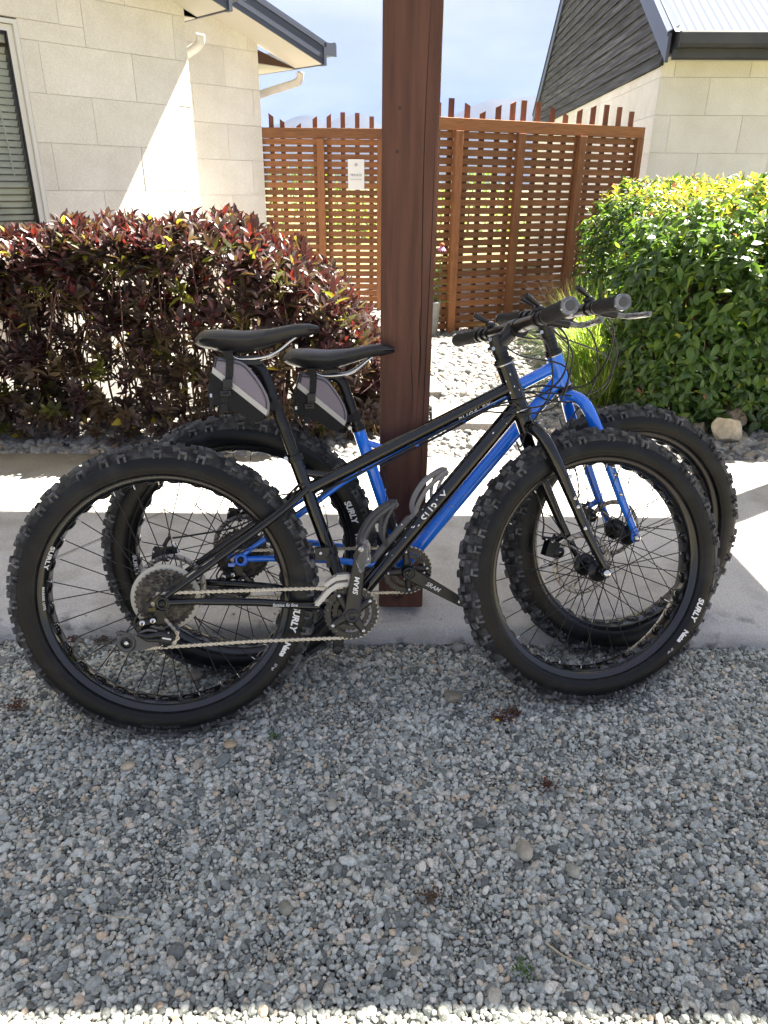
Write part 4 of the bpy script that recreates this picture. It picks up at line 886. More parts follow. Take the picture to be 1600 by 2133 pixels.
# low green shrubs and a hedge bank beyond the fence
def far_shrub(loc, rx, rz, label, seed, mats, n=1500):
    rs = np.random.RandomState(seed); root = empty('garden_shrub', Matrix.Translation(loc)); tag(root, label, 'shrub', 'shrubs beyond the fences')
    d = rs.normal(size=(n, 3)); d /= np.linalg.norm(d, axis=1)[:, None]; d[:, 2] = np.abs(d[:, 2]); rr = 1 - np.abs(rs.normal(0, .18, n)); p = d * rr[:, None] * np.array([rx, rx * .8, rz]); dd_ = d + rs.normal(0, .6, (n, 3))
    TVs, TFs = leaf_template(.12, .06, .2, .2, 2); F = frames(dd_, rs.normal(0, 1, (n, 3)) + [0, 0, 1]); V = np.einsum('nij,kj->nki', F, TVs) + p[:, None, :]
    b_ = MB(); k_ = len(TVs); b_.v = [tuple(x) for x in V.reshape(-1, 3)]; b_.mats = list(mats)
    for i in range(n):
        for f_ in TFs: b_.f.append([q_ + i * k_ for q_ in f_]); b_.m.append(int(rs.randint(len(mats)))); b_.sm.append(True)
    o = b_.build('crown', root); s_ = MB(); s_.tube([(0, 0, 0), (0.02, 0, rz * .6)], [.04, .02], stemm, 6); s_.build('trunk', root)
far_shrub((-2.0, 19, 0), 1.7, 1.75, 'green shrub far behind the left end of the short fence', 61, grn[:3])
far_shrub((.2, 23, 0), 1.8, 1.8, 'green shrub behind the middle of the short slat fence', 62, grn[:3])
far_shrub((2.3, 22, 0), 1.6, 1.8, 'yellow-green shrub seen through the long slat fence', 63, [grn[2], grn[0]])
gb = mat('mountain_far', (.012, .016, .015), .95, noise=(.004, (.022, .025, .021), .4, .6))
def ridge(name, label, y, pts, dep, seed):
    n = 120; xs = np.linspace(pts[0][0], pts[-1][0], n); vs = []
    for j_ in range(5):
        t_ = j_ / 4; vs += [(x + 0, y + dep * (t_ - .5), np.interp(x, [p[0] for p in pts], [p[1] for p in pts]) * (1 - abs(2 * t_ - 1) ** 1.3) * (1 + .05 * mnoise.noise(Vector((x * .006, t_ * 3, seed)))) + 6 * mnoise.noise(Vector((x * .02, t_ * 5, seed))) - 3) for x in xs]
    b_ = MB(); b_.add(vs, [(j_ * n + i, j_ * n + i + 1, (j_ + 1) * n + i + 1, (j_ + 1) * n + i) for j_ in range(4) for i in range(n - 1)], gb, True)
    o = b_.build(name); tag(o, label, kind='structure')
def mtp(u_, v_, D):
    xc, yc = (u_ - 800) / FPX, (1066.5 - v_) / FPX
    d = fw + r2 * xc + u2 * yc; t_ = D / d.y; return (d.x * t_, CAMH + d.z * t_)
MD = 2600
ridge('mountains', 'hazy blue mountain ridge above the left fence', MD, [mtp(*p, MD) for p in ((300, 330), (480, 290), (560, 262), (600, 246), (640, 239), (655, 240), (680, 256), (700, 249), (735, 238), (770, 240), (800, 262), (860, 285), (900, 262), (960, 232), (1020, 208), (1060, 205), (1120, 198), (1200, 170), (1300, 190), (1500, 260))], 1500, 1)
hz = MB(); hz.box((0, 0, 0), (5400, 4300, 420), None); o = hz.build('haze', None, Matrix.Translation((0, 1650, 205))); o['kind'] = 'stuff'
hm = bpy.data.materials.new('haze'); hm.use_nodes = True; hm.node_tree.nodes.clear(); pvn = N(hm.node_tree, 'ShaderNodeVolumePrincipled'); pvn.inputs['Density'].default_value = 0.00008; pvn.inputs['Color'].default_value = (.20, .34, .80, 1)
ho = N(hm.node_tree, 'ShaderNodeOutputMaterial'); hm.node_tree.links.new(pvn.outputs[0], ho.inputs['Volume']); o.data.materials.append(hm)

# ================================================================ BICYCLES
WR = .369
def tprof(ph):
    c_, s_ = math.cos(ph), math.sin(ph); e = .84
    return .3175 + .0435 * math.copysign(abs(c_) ** e, c_), .0505 * math.copysign(abs(s_) ** e, s_)
def knob_u(mb, th, ph, s_c, s_l, mt, u_shape=False, hgt=.0075, skew=0):
    rc, a, w_ = .3175, .0435, .0475
    rr, y = tprof(ph); ra, ya_ = tprof(ph - .06); rb, yb_ = tprof(ph + .06)
    nr, ny = yb_ - ya_, ra - rb; q = math.hypot(nr, ny); nr /= q; ny /= q
    er = Vector((math.cos(th), 0, math.sin(th))); et = Vector((-math.sin(th), 0, math.cos(th))); ey = Vector((0, 1, 0))
    nn = er * nr + ey * ny; tt = ey * nr - er * ny                        # outward normal, lateral tangent
    if skew: et2 = et * math.cos(skew) + tt * math.sin(skew); tt = tt * math.cos(skew) - et * math.sin(skew); et = et2
    M = Matrix((( et.x, tt.x, nn.x), (et.y, tt.y, nn.y), (et.z, tt.z, nn.z)))
    c_ = er * rr + ey * y + nn * (hgt * .5 - .0015)
    if not u_shape: mb.box(c_, (s_c, s_l, hgt + .003), mt, M, .84)
    else:
        sg = 1 if ph > 0 else -1
        mb.box(c_ - tt * sg * s_l * .32, (s_c, s_l * .36, hgt + .003), mt, M, .86)
        for k_ in (-1, 1): mb.box(c_ + et * k_ * s_c * .36 + tt * sg * s_l * .18, (s_c * .27, s_l * .64, hgt + .002), mt, M, .86)
def make_tire():
    mb = MB(); prof = []
    for i in range(29):
        ph = R(-120 + 240 * i / 28); prof.append(tprof(ph))
    prof = [(.2925, -.0320)] + prof + [(.2925, .0320)]
    # fine moulded rib on the sidewall
    pr = []
    for i, (r_, y_) in enumerate(prof):
        pr.append((r_, y_))
    mb.lathe(pr[:8], M_['tire'], 144); mb.lathe(pr[7:24], M_['crown'], 144); mb.lathe(pr[23:], M_['tire'], 144)
    for sg in (-1, 1):
        for rr_ in (.3025, .3055, .334): 
            ph = math.acos(math.copysign(min(1, abs((rr_ - .3175) / .0435)) ** (1 / .84), rr_ - .3175)); yy = abs(tprof(ph)[1]); mb.lathe([(rr_ - .0007, sg * (yy - .0004)), (rr_, sg * (yy + .0008)), (rr_ + .0007, sg * (yy - .0004))], M_['tire'], 144)
    return mb.mesh('tire')
def make_tread():
    mb = MB(); n = 36
    for i in range(n):
        th = 2 * PI * i / n; dt = 2 * PI / n
        for sg in (-1, 1):
            knob_u(mb, th + (.25 if sg > 0 else -.25) * dt, sg * R(10), .0175, .0145, M_['knob'], hgt=.007)
            if i % 2: knob_u(mb, th + .5 * dt, sg * R(10), .013, .015, M_['knob'], skew=.4 * sg, hgt=.007)
            knob_u(mb, th + (.1 if i % 2 else .32) * dt, sg * R(34), .019, .015, M_['knob'], skew=.25 * sg, hgt=.007)
            sh = (0, .34, 0.04)[i % 3] * dt
            knob_u(mb, th + sh, sg * R(60), .0205, .0185, M_['knob'], True, .0060)
            if i % 2: knob_u(mb, th + .62 * dt, sg * R(35), .010, .010, M_['knob'], hgt=.006)
    return mb.mesh('tread')
def make_rim():
    mb = MB(); h_ = [(.2970, -.0315), (.2972, -.0350), (.2940, -.0362), (.2900, -.0352), (.2870, -.0338), (.2835, -.0328), (.2778, -.0272), (.2768, -.0255)]
    prof = h_ + [(r_, -y_) for r_, y_ in h_[::-1]] + [(.2850, .028), (.2850, -.028)]
    mb.lathe(prof, M_['rim'], 160, closed=True)
    for sg in (-1, 1): mb.lathe([(.2975, sg * .0355), (.2950, sg * .0368), (.2905, sg * .0358), (.2895, sg * .0345)], M_['rimglint'], 160)  # thin ring coloured as the highlight along each flange
    return mb.mesh('rim')
def make_strip():
    mb = MB()
    for i in range(32):
        th = 2 * PI * (i + .5) / 32; M = Matrix.Rotation(-th, 3, 'Y')
        for y_ in (0,):
            mb.ell(M @ Vector((.2768, y_, 0)), (.0075, .0185, .0165), M_['hole'], 16, 8, M)
            mb.tube([M @ Vector((.2762, y_ + .0195 * math.cos(a), .0178 * math.sin(a))) for a in [k * PI / 8 for k in range(16)]], .0016, M_['rimglint'], 5, closed=True)
    return mb.mesh('rim_strip')
def make_hub(front):
    mb = MB(); w_ = .036
    prof = [(0, -w_ - .028), (.0095, -w_ - .028), (.0105, -w_ - .014), (.0135, -w_ - .010), (.0155, -w_ - .003), (.0295, -w_ - .002), (.0305, -w_), (.0295, -w_ + .002), (.0205, -w_ + .003), (.0175, -w_ + .009), (.0145, -.012), (.0145, .012), (.0175, w_ - .009), (.0205, w_ - .003), (.0295, w_ - .002), (.0305, w_), (.0295, w_ + .002), (.0155, w_ + .003), (.0135, w_ + .012), (.0105, w_ + .014), (.0095, w_ + .028), (0, w_ + .028)]
    if not front: prof = [(r_ * (1 if r_ < .02 else 1.02), y_ + (.010 if y_ < 0 else 0)) for r_, y_ in prof]
    mb.lathe(prof, M_['anod'], 40)
    e = .080 if front else .095
    mb.lathe([(0, -e), (.0045, -e), (.0045, e), (0, e)], M_['steel'], 14)
    if front:
        mb.lathe([(.0, -.0865), (.0065, -.0865), (.0085, -.083), (.0105, -.0815), (.0105, -.0755), (.0085, -.0745), (.006, -.072)], M_['silver'], 28)
    else:
        mb.lathe([(0, -.0965), (.006, -.0965), (.0085, -.094), (.0085, -.091), (.006, -.0905)], M_['anod'], 24)
    return mb.mesh('hub')
def make_rotor():
    mb = MB(); y0, y1 = .051, .053
    seg = 72
    mb.lathe([(.071, y0), (.085, y0), (.085, y1), (.071, y1)], M_['rotor'], seg, closed=True)
    dk_ = M_['cable']
    for i in range(24):
        th = 2 * PI * i / 24; er = Vector((math.cos(th), 0, math.sin(th))); a_ = th + .12
        p, q = Vector((math.cos(th) * .0735, 0, math.sin(th) * .0735)), Vector((math.cos(a_) * .0825, 0, math.sin(a_) * .0825))
        t_ = (q - p).normalized(); M = Matrix(((t_.x, 0, -t_.z), (0, 1, 0), (t_.z, 0, t_.x)))
        mb.box((p + q) / 2 + Vector((0, .052, 0)), ((q - p).length, .0028, .0024), dk_, M)
    for i in range(6):
        th = 2 * PI * i / 6; a_ = th + .45
        mb.tube([Vector((math.cos(th) * .024, .052, math.sin(th) * .024)), Vector((math.cos((th + a_) / 2) * .047, .052, math.sin((th + a_) / 2) * .047)), Vector((math.cos(a_) * .073, .052, math.sin(a_) * .073))], .0032, M_['rotor'], 6, flat=.35)
    mb.lathe([(.020, y0), (.027, y0), (.027, y1), (.020, y1)], M_['rotor'], 30, closed=True)
    return mb.mesh('brake_rotor')
def make_spoke():
    mb = MB(); mb.tube([(0, 0, 0), (1, 0, 0)], .00135, M_['spoke'], 6)
    return mb
def toothed(mb, r, n, y0, y1, rin, mt, th=.0035):
    seg = n * 4; a, b_ = [], []
    vs = []; 
    for k in range(seg):
        ang = 2 * PI * k / seg; rr = r + (th if k % 4 in (1, 2) else 0) - .0005
        for (q_, y_) in ((rin, y0), (rr, y0), (rr, y1), (rin, y1)): vs.append((q_ * math.cos(ang), y_, q_ * math.sin(ang)))
    mb.add(vs, [(k * 4 + i, k * 4 + (i + 1) % 4, ((k + 1) % seg) * 4 + (i + 1) % 4, ((k + 1) % seg) * 4 + i) for k in range(seg) for i in range(4)], mt)
def make_cassette():
    mb = MB()
    for i, (r_, n) in enumerate([(.0215, 11), (.0265, 13), (.031, 15), (.036, 18), (.0415, 21), (.0475, 24), (.0545, 28), (.0615, 32), (.069, 36)]):
        y_ = -.081 + i * .0042; toothed(mb, r_, n, y_ - .001, y_ + .001, .012 if i < 3 else r_ - .0075, M_['cog'], .0034)
        for k in range(5):
            a = k * 1.2566 + i * .2; mb.box((math.cos(a) * (r_ - .014), y_, math.sin(a) * (r_ - .014)), (.012, .0016, .006), M_['cog'], Matrix.Rotation(-a, 3, 'Y'))
    mb.lathe([(0, -.087), (.014, -.087), (.016, -.083), (.016, -.045), (0, -.045)], M_['anod'], 24)
    return mb.mesh('cassette')
def make_protector():
    mb = MB(); mb.lathe([(.030, -.0445), (.050, -.0430), (.0795, -.0415), (.0815, -.0405), (.0795, -.0400), (.050, -.0415), (.030, -.043)], M_['prot'], 64, closed=True); return mb.mesh('spoke_protector')
ME = {'tire': make_tire(), 'tread': make_tread(), 'rim': make_rim(), 'rim_strip': make_strip(), 'hubf': make_hub(True), 'hubr': make_hub(False), 'brake_rotor': make_rotor(), 'cassette': make_cassette(), 'spoke_protector': make_protector()}
_sp = make_spoke(); SPM = _sp.mesh('spoke')
_nm = MB(); _nm.tube([(0, 0, 0), (.013, 0, 0)], .0019, M_['steel'], 6); NPM = _nm.mesh('nipple')
def wheel(parent, M, front, rot=0.0, prot=False, valve=None):
    wl = empty('wheel', M, parent); wl['label'] = ('front' if front else 'rear') + ' wheel with fat knobbly tyre'
    MR = Matrix.Rotation(rot, 4, 'Y')
    for k in ('rim', 'rim_strip', 'tire', 'tread'):
        o = link(k, ME[k], wl, MR)
        if k == 'tread': o['kind'] = 'stuff'
    link('hub', ME['hubf' if front else 'hubr'], wl); link('brake_rotor', ME['brake_rotor'], wl, Matrix.Rotation(.3, 4, 'Y'))
    if not front: link('cassette', ME['cassette'], wl)
    if prot: link('spoke_protector', ME['spoke_protector'], wl)
    for i in range(32):
        th = rot + 2 * PI * i / 32; sd = -1 if i % 2 else 1; dr_ = 1 if (i // 2) % 2 else -1
        hy = sd * (.036 if front or sd > 0 else .026); hr = .028; ha = th + dr_ * R(62)
        p = Vector((math.cos(ha) * hr, hy + dr_ * .0018, math.sin(ha) * hr)); q = Vector((math.cos(th) * .2765, sd * .010, math.sin(th) * .2765))
        d = q - p; X = d.normalized(); Y = Vector((0, 1, 0)); Y = (Y - X * Y.dot(X)).normalized(); Z = X.cross(Y); L_ = d.length
        Mx = Matrix(((X.x * L_, Y.x, Z.x, p.x), (X.y * L_, Y.y, Z.y, p.y), (X.z * L_, Y.z, Z.z, p.z), (0, 0, 0, 1))); link('spoke', SPM, wl, Mx)
        pn = q - X * .012; Mn = Matrix(((X.x, Y.x, Z.x, pn.x), (X.y, Y.y, Z.y, pn.y), (X.z, Y.z, Z.z, pn.z), (0, 0, 0, 1))); link('spoke_nipple', NPM, wl, Mn)
    if valve is not None:
        vb = MB(); e = Vector((math.cos(valve), 0, math.sin(valve))); vb.tube([e * .277, e * .240], .0032, M_['silver'], 8); vb.tube([e * .240, e * .231], .0042, M_['plastic'], 8); vb.build('valve', wl)
    return wl
# saddle
def make_saddle(pitch=0):
    mb = MB(); n = 26; rows = []; seg = 22
    L0 = .285
    for i in range(n + 1):
        t_ = i / n; x = L0 * t_
        hw = np.interp(t_, [0, .04, .12, .25, .4, .55, .7, .85, .96, 1.0], [.034, .058, .074, .075, .059, .040, .028, .0235, .0215, .014])
        top = np.interp(t_, [0, .06, .2, .4, .6, .8, .93, 1.0], [-.014, .002, .003, -.002, .001, .010, .010, .003])
        bot = np.interp(t_, [0, .05, .2, .4, .6, .75, .9, 1.0], [-.030, -.040, -.050, -.056, -.040, -.026, -.020, -.012])
        row = []
        for k in range(seg):
            a = 2 * PI * k / seg; ca, sa = math.cos(a), math.sin(a)
            yy = hw * np.sign(ca) * abs(ca) ** .75
            if sa >= 0: zz = top - .010 * (abs(ca) ** 2.2) * (1 + .8 * (hw > .04)) + (0 if sa > .5 else -(0.5 - sa) * .008)
            else:
                zz = top + (bot - top) * (abs(sa) ** .55) * (1 if abs(ca) > .25 else .75)
                if abs(ca) <= .9: yy *= .93
            row.append((x, yy, zz))
        rows.append(row)
    vs = [p for r_ in rows for p in r_]
    mb.add(vs, [(i * seg + k, i * seg + (k + 1) % seg, (i + 1) * seg + (k + 1) % seg, (i + 1) * seg + k) for i in range(n) for k in range(seg)], M_['saddle'], True)
    mb.add(rows[0], [tuple(range(seg))[::-1]], M_['saddle'], True); mb.add(rows[-1], [tuple(range(seg))], M_['saddle'], True)
    return mb
SADM = make_saddle().mesh('saddle')
def make_bag_parts(root):
    """local: x forward, z up, origin at rear rail; outline in side view"""
    out = [(-.006, 0), (.052, -.012), (.080, -.040), (.104, -.080), (.113, -.112), (.106, -.140), (.086, -.152), (.062, -.146), (.036, -.128), (-.010, -.112), (-.026, -.096), (-.016, -.035)]
    cx = sum(p[0] for p in out) / len(out); cz = sum(p[1] for p in out) / len(out)
    def hwid(p): return .040
    def shell(sc, y_, q): return [(cx + (p[0] - cx) * sc, y_ * hwid(p) / .040, cz + (p[1] - cz) * sc) for p in q]
    # smooth the outline
    O = [tuple(v)[:2] for v in [(p.x, p.z) for p in spline([(a, 0, b_) for a, b_ in out + [out[0]]], 4)[:-1]]]
    mb = MB(); rings = [(.82, -.046), (.93, -.044), (.985, -.038), (1.0, -.028), (1.0, .028), (.985, .038), (.93, .044), (.82, .046)]
    n = len(O); vs = []
    for sc, y_ in rings: vs += shell(sc, y_, O)
    lo_ = lambda k: (O[k][0] + O[(k + 1) % n][0]) * .43 + (O[k][1] + O[(k + 1) % n][1]) * .5 < -.048
    for zone, mz in ((True, M_['bagblack']), (False, M_['fabric'])):
        mb.add(vs, [(i * n + k, i * n + (k + 1) % n, (i + 1) * n + (k + 1) % n, (i + 1) * n + k) for i in range(len(rings) - 1) for k in range(n) if lo_(k) == zone], mz, True)
    mb.add(vs[:n], [tuple(range(n))], M_['fabric'], True); mb.add(vs[-n:], [tuple(range(n))[::-1]], M_['fabric'], True)
    mb.build('pouch', root)
    for sg in (-1, 1):
        ln = lambda x: -.044 - .62 * (x - .0) - 2.2 * max(0, x - .03) * .30     # stripe centre line
        def inside(off): 
            return [p for p in O]
        S_ = [(cx + (p[0] - cx) * .955, cz + (p[1] - cz) * .955) for p in O]
        y_ = lambda x: sg * .0468
        k1, k0 = -.86, -.038
        low = clip(S_, -k1, 1, k0 - .010); lowc = [(x, y_(x), z) for x, z in low]
        b_ = MB(); b_.add(lowc, [tuple(range(len(lowc)))] if sg < 0 else [tuple(range(len(lowc)))[::-1]], M_['bagblack']); b_.build('lower_panel', root)
        st = clip(clip(S_, -k1, 1, k0 + .006), k1, -1, -(k0 - .010)); stc = [(x, y_(x) + sg * .0006, z) for x, z in st]
        b_ = MB(); b_.add(stc, [tuple(range(len(stc)))] if sg < 0 else [tuple(range(len(stc)))[::-1]], M_['reflect']); b_.build('reflective_stripe', root)
        b_ = MB(); b_.tube([Vector((x, sg * .0463 * hwid((x, z)) / .040, z)) for x, z in [(cx + (p[0] - cx) * .90, cz + (p[1] - cz) * .90) for p in O]], .0009, M_['webbing'], 4, closed=True); b_.build('piping', root)
        b_ = MB()
        q = [(.030, -.002), (.026, -.045), (.016, -.085), (.008, -.112)]
        b_.add([(x - .0085, sg * (.0475 + .0012 * math.sin(i)), z) for i, (x, z) in enumerate(q)] + [(x + .0085, sg * (.0475 + .0012 * math.sin(i)), z) for i, (x, z) in enumerate(q)], [(0, 1, 5, 4), (1, 2, 6, 5), (2, 3, 7, 6)], M_['webbing'])
        b_.box((.026, sg * .046, .002), (.022, .012, .016), M_['webbing']); b_.box((.009, sg * .047, -.118), (.017, .010, .02), M_['webbing'])
        st_ = b_.build('strap', root)
        b_ = MB(); b_.box((.0215, sg * .051, -.062), (.021, .009, .020), M_['plastic']); b_.box((.0185, sg * .051, -.0745), (.019, .007, .004), M_['plastic']); b_.box((.016, sg * .051, -.084), (.024, .009, .012), M_['plastic']); b_.box((.0165, sg * .0565, -.084), (.014, .002, .003), M_['bagblack']); b_.build('buckle', st_, bevel=.0012)
    b_ = MB(); zp = spline([(-.004, 0, -.004), (-.013, 0, -.035), (-.022, 0, -.075), (-.021, 0, -.100)], 5)
    for sg in (-1, 1):
        b_.tube([p + Vector((.004, sg * .0405, 0)) for p in zp], .0065, M_['webbing'], 6, flat=.4)
        b_.tube([p + Vector((.004, sg * .0435, 0)) for p in zp], .0018, M_['plastic'], 5)
    b_.add([(p.x - .003, y_, p.z) for p in zp for y_ in (-.040, .040)], [(2 * i, 2 * i + 1, 2 * i + 3, 2 * i + 2) for i in range(len(zp) - 1)], M_['webbing'])
    b_.build('zip', root)
    b_ = MB(); b_.box((-.018, -.046, -.105), (.009, .003, .030), M_['webbing']); b_.box((-.018, -.047, -.088), (.005, .003, .008), M_['steel']); b_.build('zip_pull', root)

def bicycle(label, o, yaw, lean, steer, wb, paint, geo, front_rot, rear_rot, prot, chainrot, black):
    e1 = Vector((math.cos(yaw), math.sin(yaw), 0)); l0 = Vector((-math.sin(yaw), math.cos(yaw), 0)); uu = l0 * math.sin(lean) + Vector((0, 0, 1)) * math.cos(lean); ll = uu.cross(e1)
    A = Matrix(((e1.x, ll.x, uu.x, o[0]), (e1.y, ll.y, uu.y, o[1]), (e1.z, ll.z, uu.z, -.004), (0, 0, 0, 1)))
    root = empty('bicycle', A); tag(root, label, 'bicycle', 'fat-tyre bicycles leaning together')
    HA = R(70); hub = Vector((wb, 0, WR)); pt_ = hub + Vector((-math.sin(HA), 0, -math.cos(HA))) * .045; ax = Vector((-math.cos(HA), 0, math.sin(HA)))
    SM = Matrix.Translation(pt_) @ Matrix.Rotation(steer, 4, ax) @ Matrix.Translation(-pt_)
    def axz(z): return pt_ + ax * ((z - pt_.z) / ax.z)
    wr = wheel(root, Matrix.Translation((0.003, 0, WR)), False, rear_rot, prot)
    wf_ = wheel(root, SM @ Matrix.Translation(hub), True, front_rot, valve=geo.get('valve'))
    BB = Vector((.442, 0, .315)); zt, zb_ = geo['ht'], geo['hb']
    H1, H0 = axz(zt), axz(zb_)
    stx = lambda z: .442 - (z - .315) * .315
    P_ = M_[paint]
    f = MB()
    f.tube([BB, Vector((stx(geo['col'] - .006), 0, geo['col'] - .006))], .0168, P_, 20)
    f.tube([H0, H1], .0225, P_, 24)
    tt1 = axz(geo['ttf']); f.tube([Vector((stx(geo['ttr']), 0, geo['ttr'])), tt1], .0162, P_, 20)
    dtf = axz(geo['dtf']); f.tube([BB + Vector((0.01, 0, 0)), dtf], .0195, P_, 22)
    f.tube([BB + Vector((0, -.052, 0)), BB + Vector((0, .052, 0))], .0215, P_, 24)
    # curved brace between seat tube and top tube
    bz = geo['brace']; f.tube(spline([(stx(bz[0]), 0, bz[0]), (bz[1], 0, bz[2])], 3), .0085, P_, 12)
    for sg in (-1, 1):
        cs = spline([(.014, sg * .088, .370), (.10, sg * .084, .366), (.24, sg * .071, .350), (.32, sg * .060, .334), (.425, sg * .040, .320)], 6)
        f.tube(cs, [.0080] * 6 + [.0095] * 12 + [.0105] * 7, P_, 12)
        zs_ = geo['ss']; ss = spline([(.012, sg * .088, .384), (.09, sg * .081, .435), (.20, sg * .072, .508), (.28, sg * .062, .562), (stx(zs_) + .002, sg * .014, zs_)], 6)
        f.tube(ss, [.0068] * 5 + [.0082] * 20, P_, 12)
        # dropout plate with ring eye
        yy = sg * .0885
        f.prism([(-.030, yy - .003, .360), (-.030, yy - .003, .352), (.002, yy - .003, .350), (.018, yy - .003, .358), (.022, yy - .003, .372), (.014, yy - .003, .386), (-.004, yy - .003, .386), (-.032, yy - .003, .381), (-.032, yy - .003, .373), (-.006, yy - .003, .375), (-.006, yy - .003, .361)], (0, .006, 0), P_)
        f.lathe([(.0105, -.007), (.0165, -.007), (.0165, .007), (.0105, .007)], P_, 24, closed=True, c=(.005, yy, .369))
    f.tube(spline([(.345, -.060, .33), (.345, 0, .335), (.345, .060, .33)], 2), .007, P_, 10)
    for z_ in (.45, .52): f.ell((stx(z_) + .017, 0, z_), (.003, .004, .004), M_['steel'], 8, 5)
    for t_ in (.25, .5, .75):
        p = Vector((stx(geo['ttr']), 0, geo['ttr'])).lerp(tt1, t_); f.box(p + Vector((0, -.008, -.0165)), (.010, .005, .005), P_)
    f.build('frame', root)
    # headset
    h_ = MB()
    for pz, s_ in ((zb_ - .004, -1), (zt + .004, 1)):
        p = axz(pz); q = axz(pz + s_ * .006); h_.tube([p, q], .0255, M_['anod'], 24); h_.tube([q, axz(pz + s_ * .011)], .0225, M_['anod'], 24)
    h_.tube([axz(zb_ + .003), axz(zb_ + .0005)], .0245, M_['steel'], 24); h_.tube([axz(zt - .0005), axz(zt + .002)], .0243, M_['steel'], 24)
    h_.build('headset', root)
    # seat collar, post, saddle
    b_ = MB(); cz = geo['col']; cdir = Vector((-.315, 0, 1)).normalized(); pc_ = Vector((stx(cz), 0, cz))
    b_.tube([pc_ - cdir * .009, pc_ + cdir * .006], .0195, M_['anod'], 24); b_.tube([pc_ + Vector((-.022, -.013, .000)), pc_ + Vector((-.022, .013, .000))], .0055, M_['anod'], 12)
    b_.tube([pc_ + Vector((-.022, -.016, .0)), pc_ + Vector((-.022, -.0125, .0))], .0050, M_['steel'], 12); b_.build('seat_collar', root)
    b_ = MB(); ph_ = geo['head']; top_ = Vector((stx(ph_), 0, ph_)); b_.tube([pc_ - cdir * .05, top_], .0137, M_['anod'], 20)
    b_.tube(spline([top_ - cdir * .004, top_ + cdir * .012 + Vector((-.006, 0, 0)), top_ + Vector((-.034, 0, .024))], 4), [.0137, .0137, .0136, .0134, .013, .0125, .012, .0115, .011], M_['anod'], 16)
    cl_ = top_ + Vector((-.030, 0, .024)); b_.box(cl_ + Vector((0, 0, -.002)), (.05, .05, .010), M_['plastic']); b_.box(cl_ + Vector((0, 0, .010)), (.042, .048, .008), M_['plastic']); b_.tube([cl_ + Vector((0, 0, -.016)), cl_ + Vector((0, 0, .014))], .005, M_['steel'], 10)
    b_.build('seatpost', root)
    sx, sz = geo['saddle']; sr = geo.get('spitch', 0)
    sd = link('saddle', SADM, root, Matrix.Translation((sx, 0, sz)) @ Matrix.Rotation(sr, 4, 'Y'))
    b_ = MB()
    for sg in (-1, 1): b_.tube(spline([(.055, sg * .026, -.036), (.085, sg * .023, -.062), (.110, sg * .022, -.067), (.155, sg * .022, -.064), (.185, sg * .018, -.052), (.215, sg * .012, -.030), (.240, sg * .007, -.014)], 4), .0035, M_['silver'], 8)
    b_.build('saddle_rail', sd)
    # ---- drivetrain
    b_ = MB(); yc = -.084
    toothed(b_, .0635, 36, yc - .0015, yc + .0015, .050, M_['crank'], .0034); toothed(b_, .0445, 24, yc + .006, yc + .009, .034, M_['crank'], .003)
    for k in range(4):
        a = chainrot + k * PI / 2 + .5; er = Vector((math.cos(a), 0, math.sin(a))); b_.tube([er * .012 + Vector((0, yc - .004, 0)), er * .034 + Vector((0, yc - .004, 0)), er * .054 + Vector((0, yc - .003, 0))], [.014, .0095, .0085], M_['crank'], 10, flat=.4)
    for k in range(18):
        a = chainrot + k * PI / 9 + .1; 
        if k % 3: b_.ell((math.cos(a) * .0575, yc - .002, math.sin(a) * .0575), (.0012, .0008, .0012), M_['dirtysteel'], 6, 4)
    b_.build('chainrings', root, Matrix.Translation(BB))
    b_ = MB()
    for k in range(4):
        a = chainrot + k * PI / 2 + .5; b_.lathe([(0, -.0085), (.0038, -.0085), (.0052, -.006), (.0052, -.003), (0, -.003)], M_['steel'], 12, c=(math.cos(a) * .0535, yc, math.sin(a) * .0535))
    b_.build('chainring_bolts', root, Matrix.Translation(BB))
    def crank_arm(tip, y_, name):
        mb = MB(); d = (Vector(tip) - BB); d.y = 0; L_ = d.length; d.normalize(); pr = Vector((-d.z, 0, d.x)); sg = -1 if y_ < 0 else 1
        n_ = 10; ring = []
        for i in range(n_ + 1):
            t_ = i / n_; hw = .0195 - .0065 * t_ + (.004 if t_ < .1 else 0); th_ = .0115 - .004 * t_; c_ = d * (L_ * t_); yy = y_ + sg * .008 * t_
            for (a, b2) in ((-1, .55), (-.8, 1), (.8, 1), (1, .55), (1, -.55), (.8, -1), (-.8, -1), (-1, -.55)): ring.append(c_ + pr * (a * hw) + Vector((0, yy + b2 * th_ * .6, 0)))
        mb.add(ring, [(i * 8 + k, i * 8 + (k + 1) % 8, (i + 1) * 8 + (k + 1) % 8, (i + 1) * 8 + k) for i in range(n_) for k in range(8)] + [tuple(range(8))[::-1], tuple(range(n_ * 8, n_ * 8 + 8))], M_['crank'])
        end = d * L_; yy = y_ + sg * .008; mb.lathe([(0, -.007), (.0125, -.007), (.0125, .007), (0, .007)], M_['crank'], 20, c=(end.x, yy, end.z)); mb.lathe([(0, sg * .0075), (.0068, sg * .0075), (.0068, sg * .004)], M_['steel'], 14, c=(end.x, yy, end.z))
        mb.lathe([(0.0085, sg * .010), (.0135, sg * .012), (.0175, sg * .010), (.0185, -sg * .008), (0, -sg * .008)], M_['crank'], 24, c=(0, y_, 0)); mb.lathe([(0, sg * .004), (.0085, sg * .004), (.0085, sg * .010)], M_['hole'], 18, c=(0, y_, 0))
        ob = mb.build(name, root, Matrix.Translation(BB), bevel=.0008); return ob, d, L_, pr
    tip = geo['crank']; ca, cd, cL, cpr = crank_arm((tip[0], 0, tip[1]), -.101, 'crank_arm')
    # lettering on the arm
    Xd = -cd if cd.z > .5 else cd
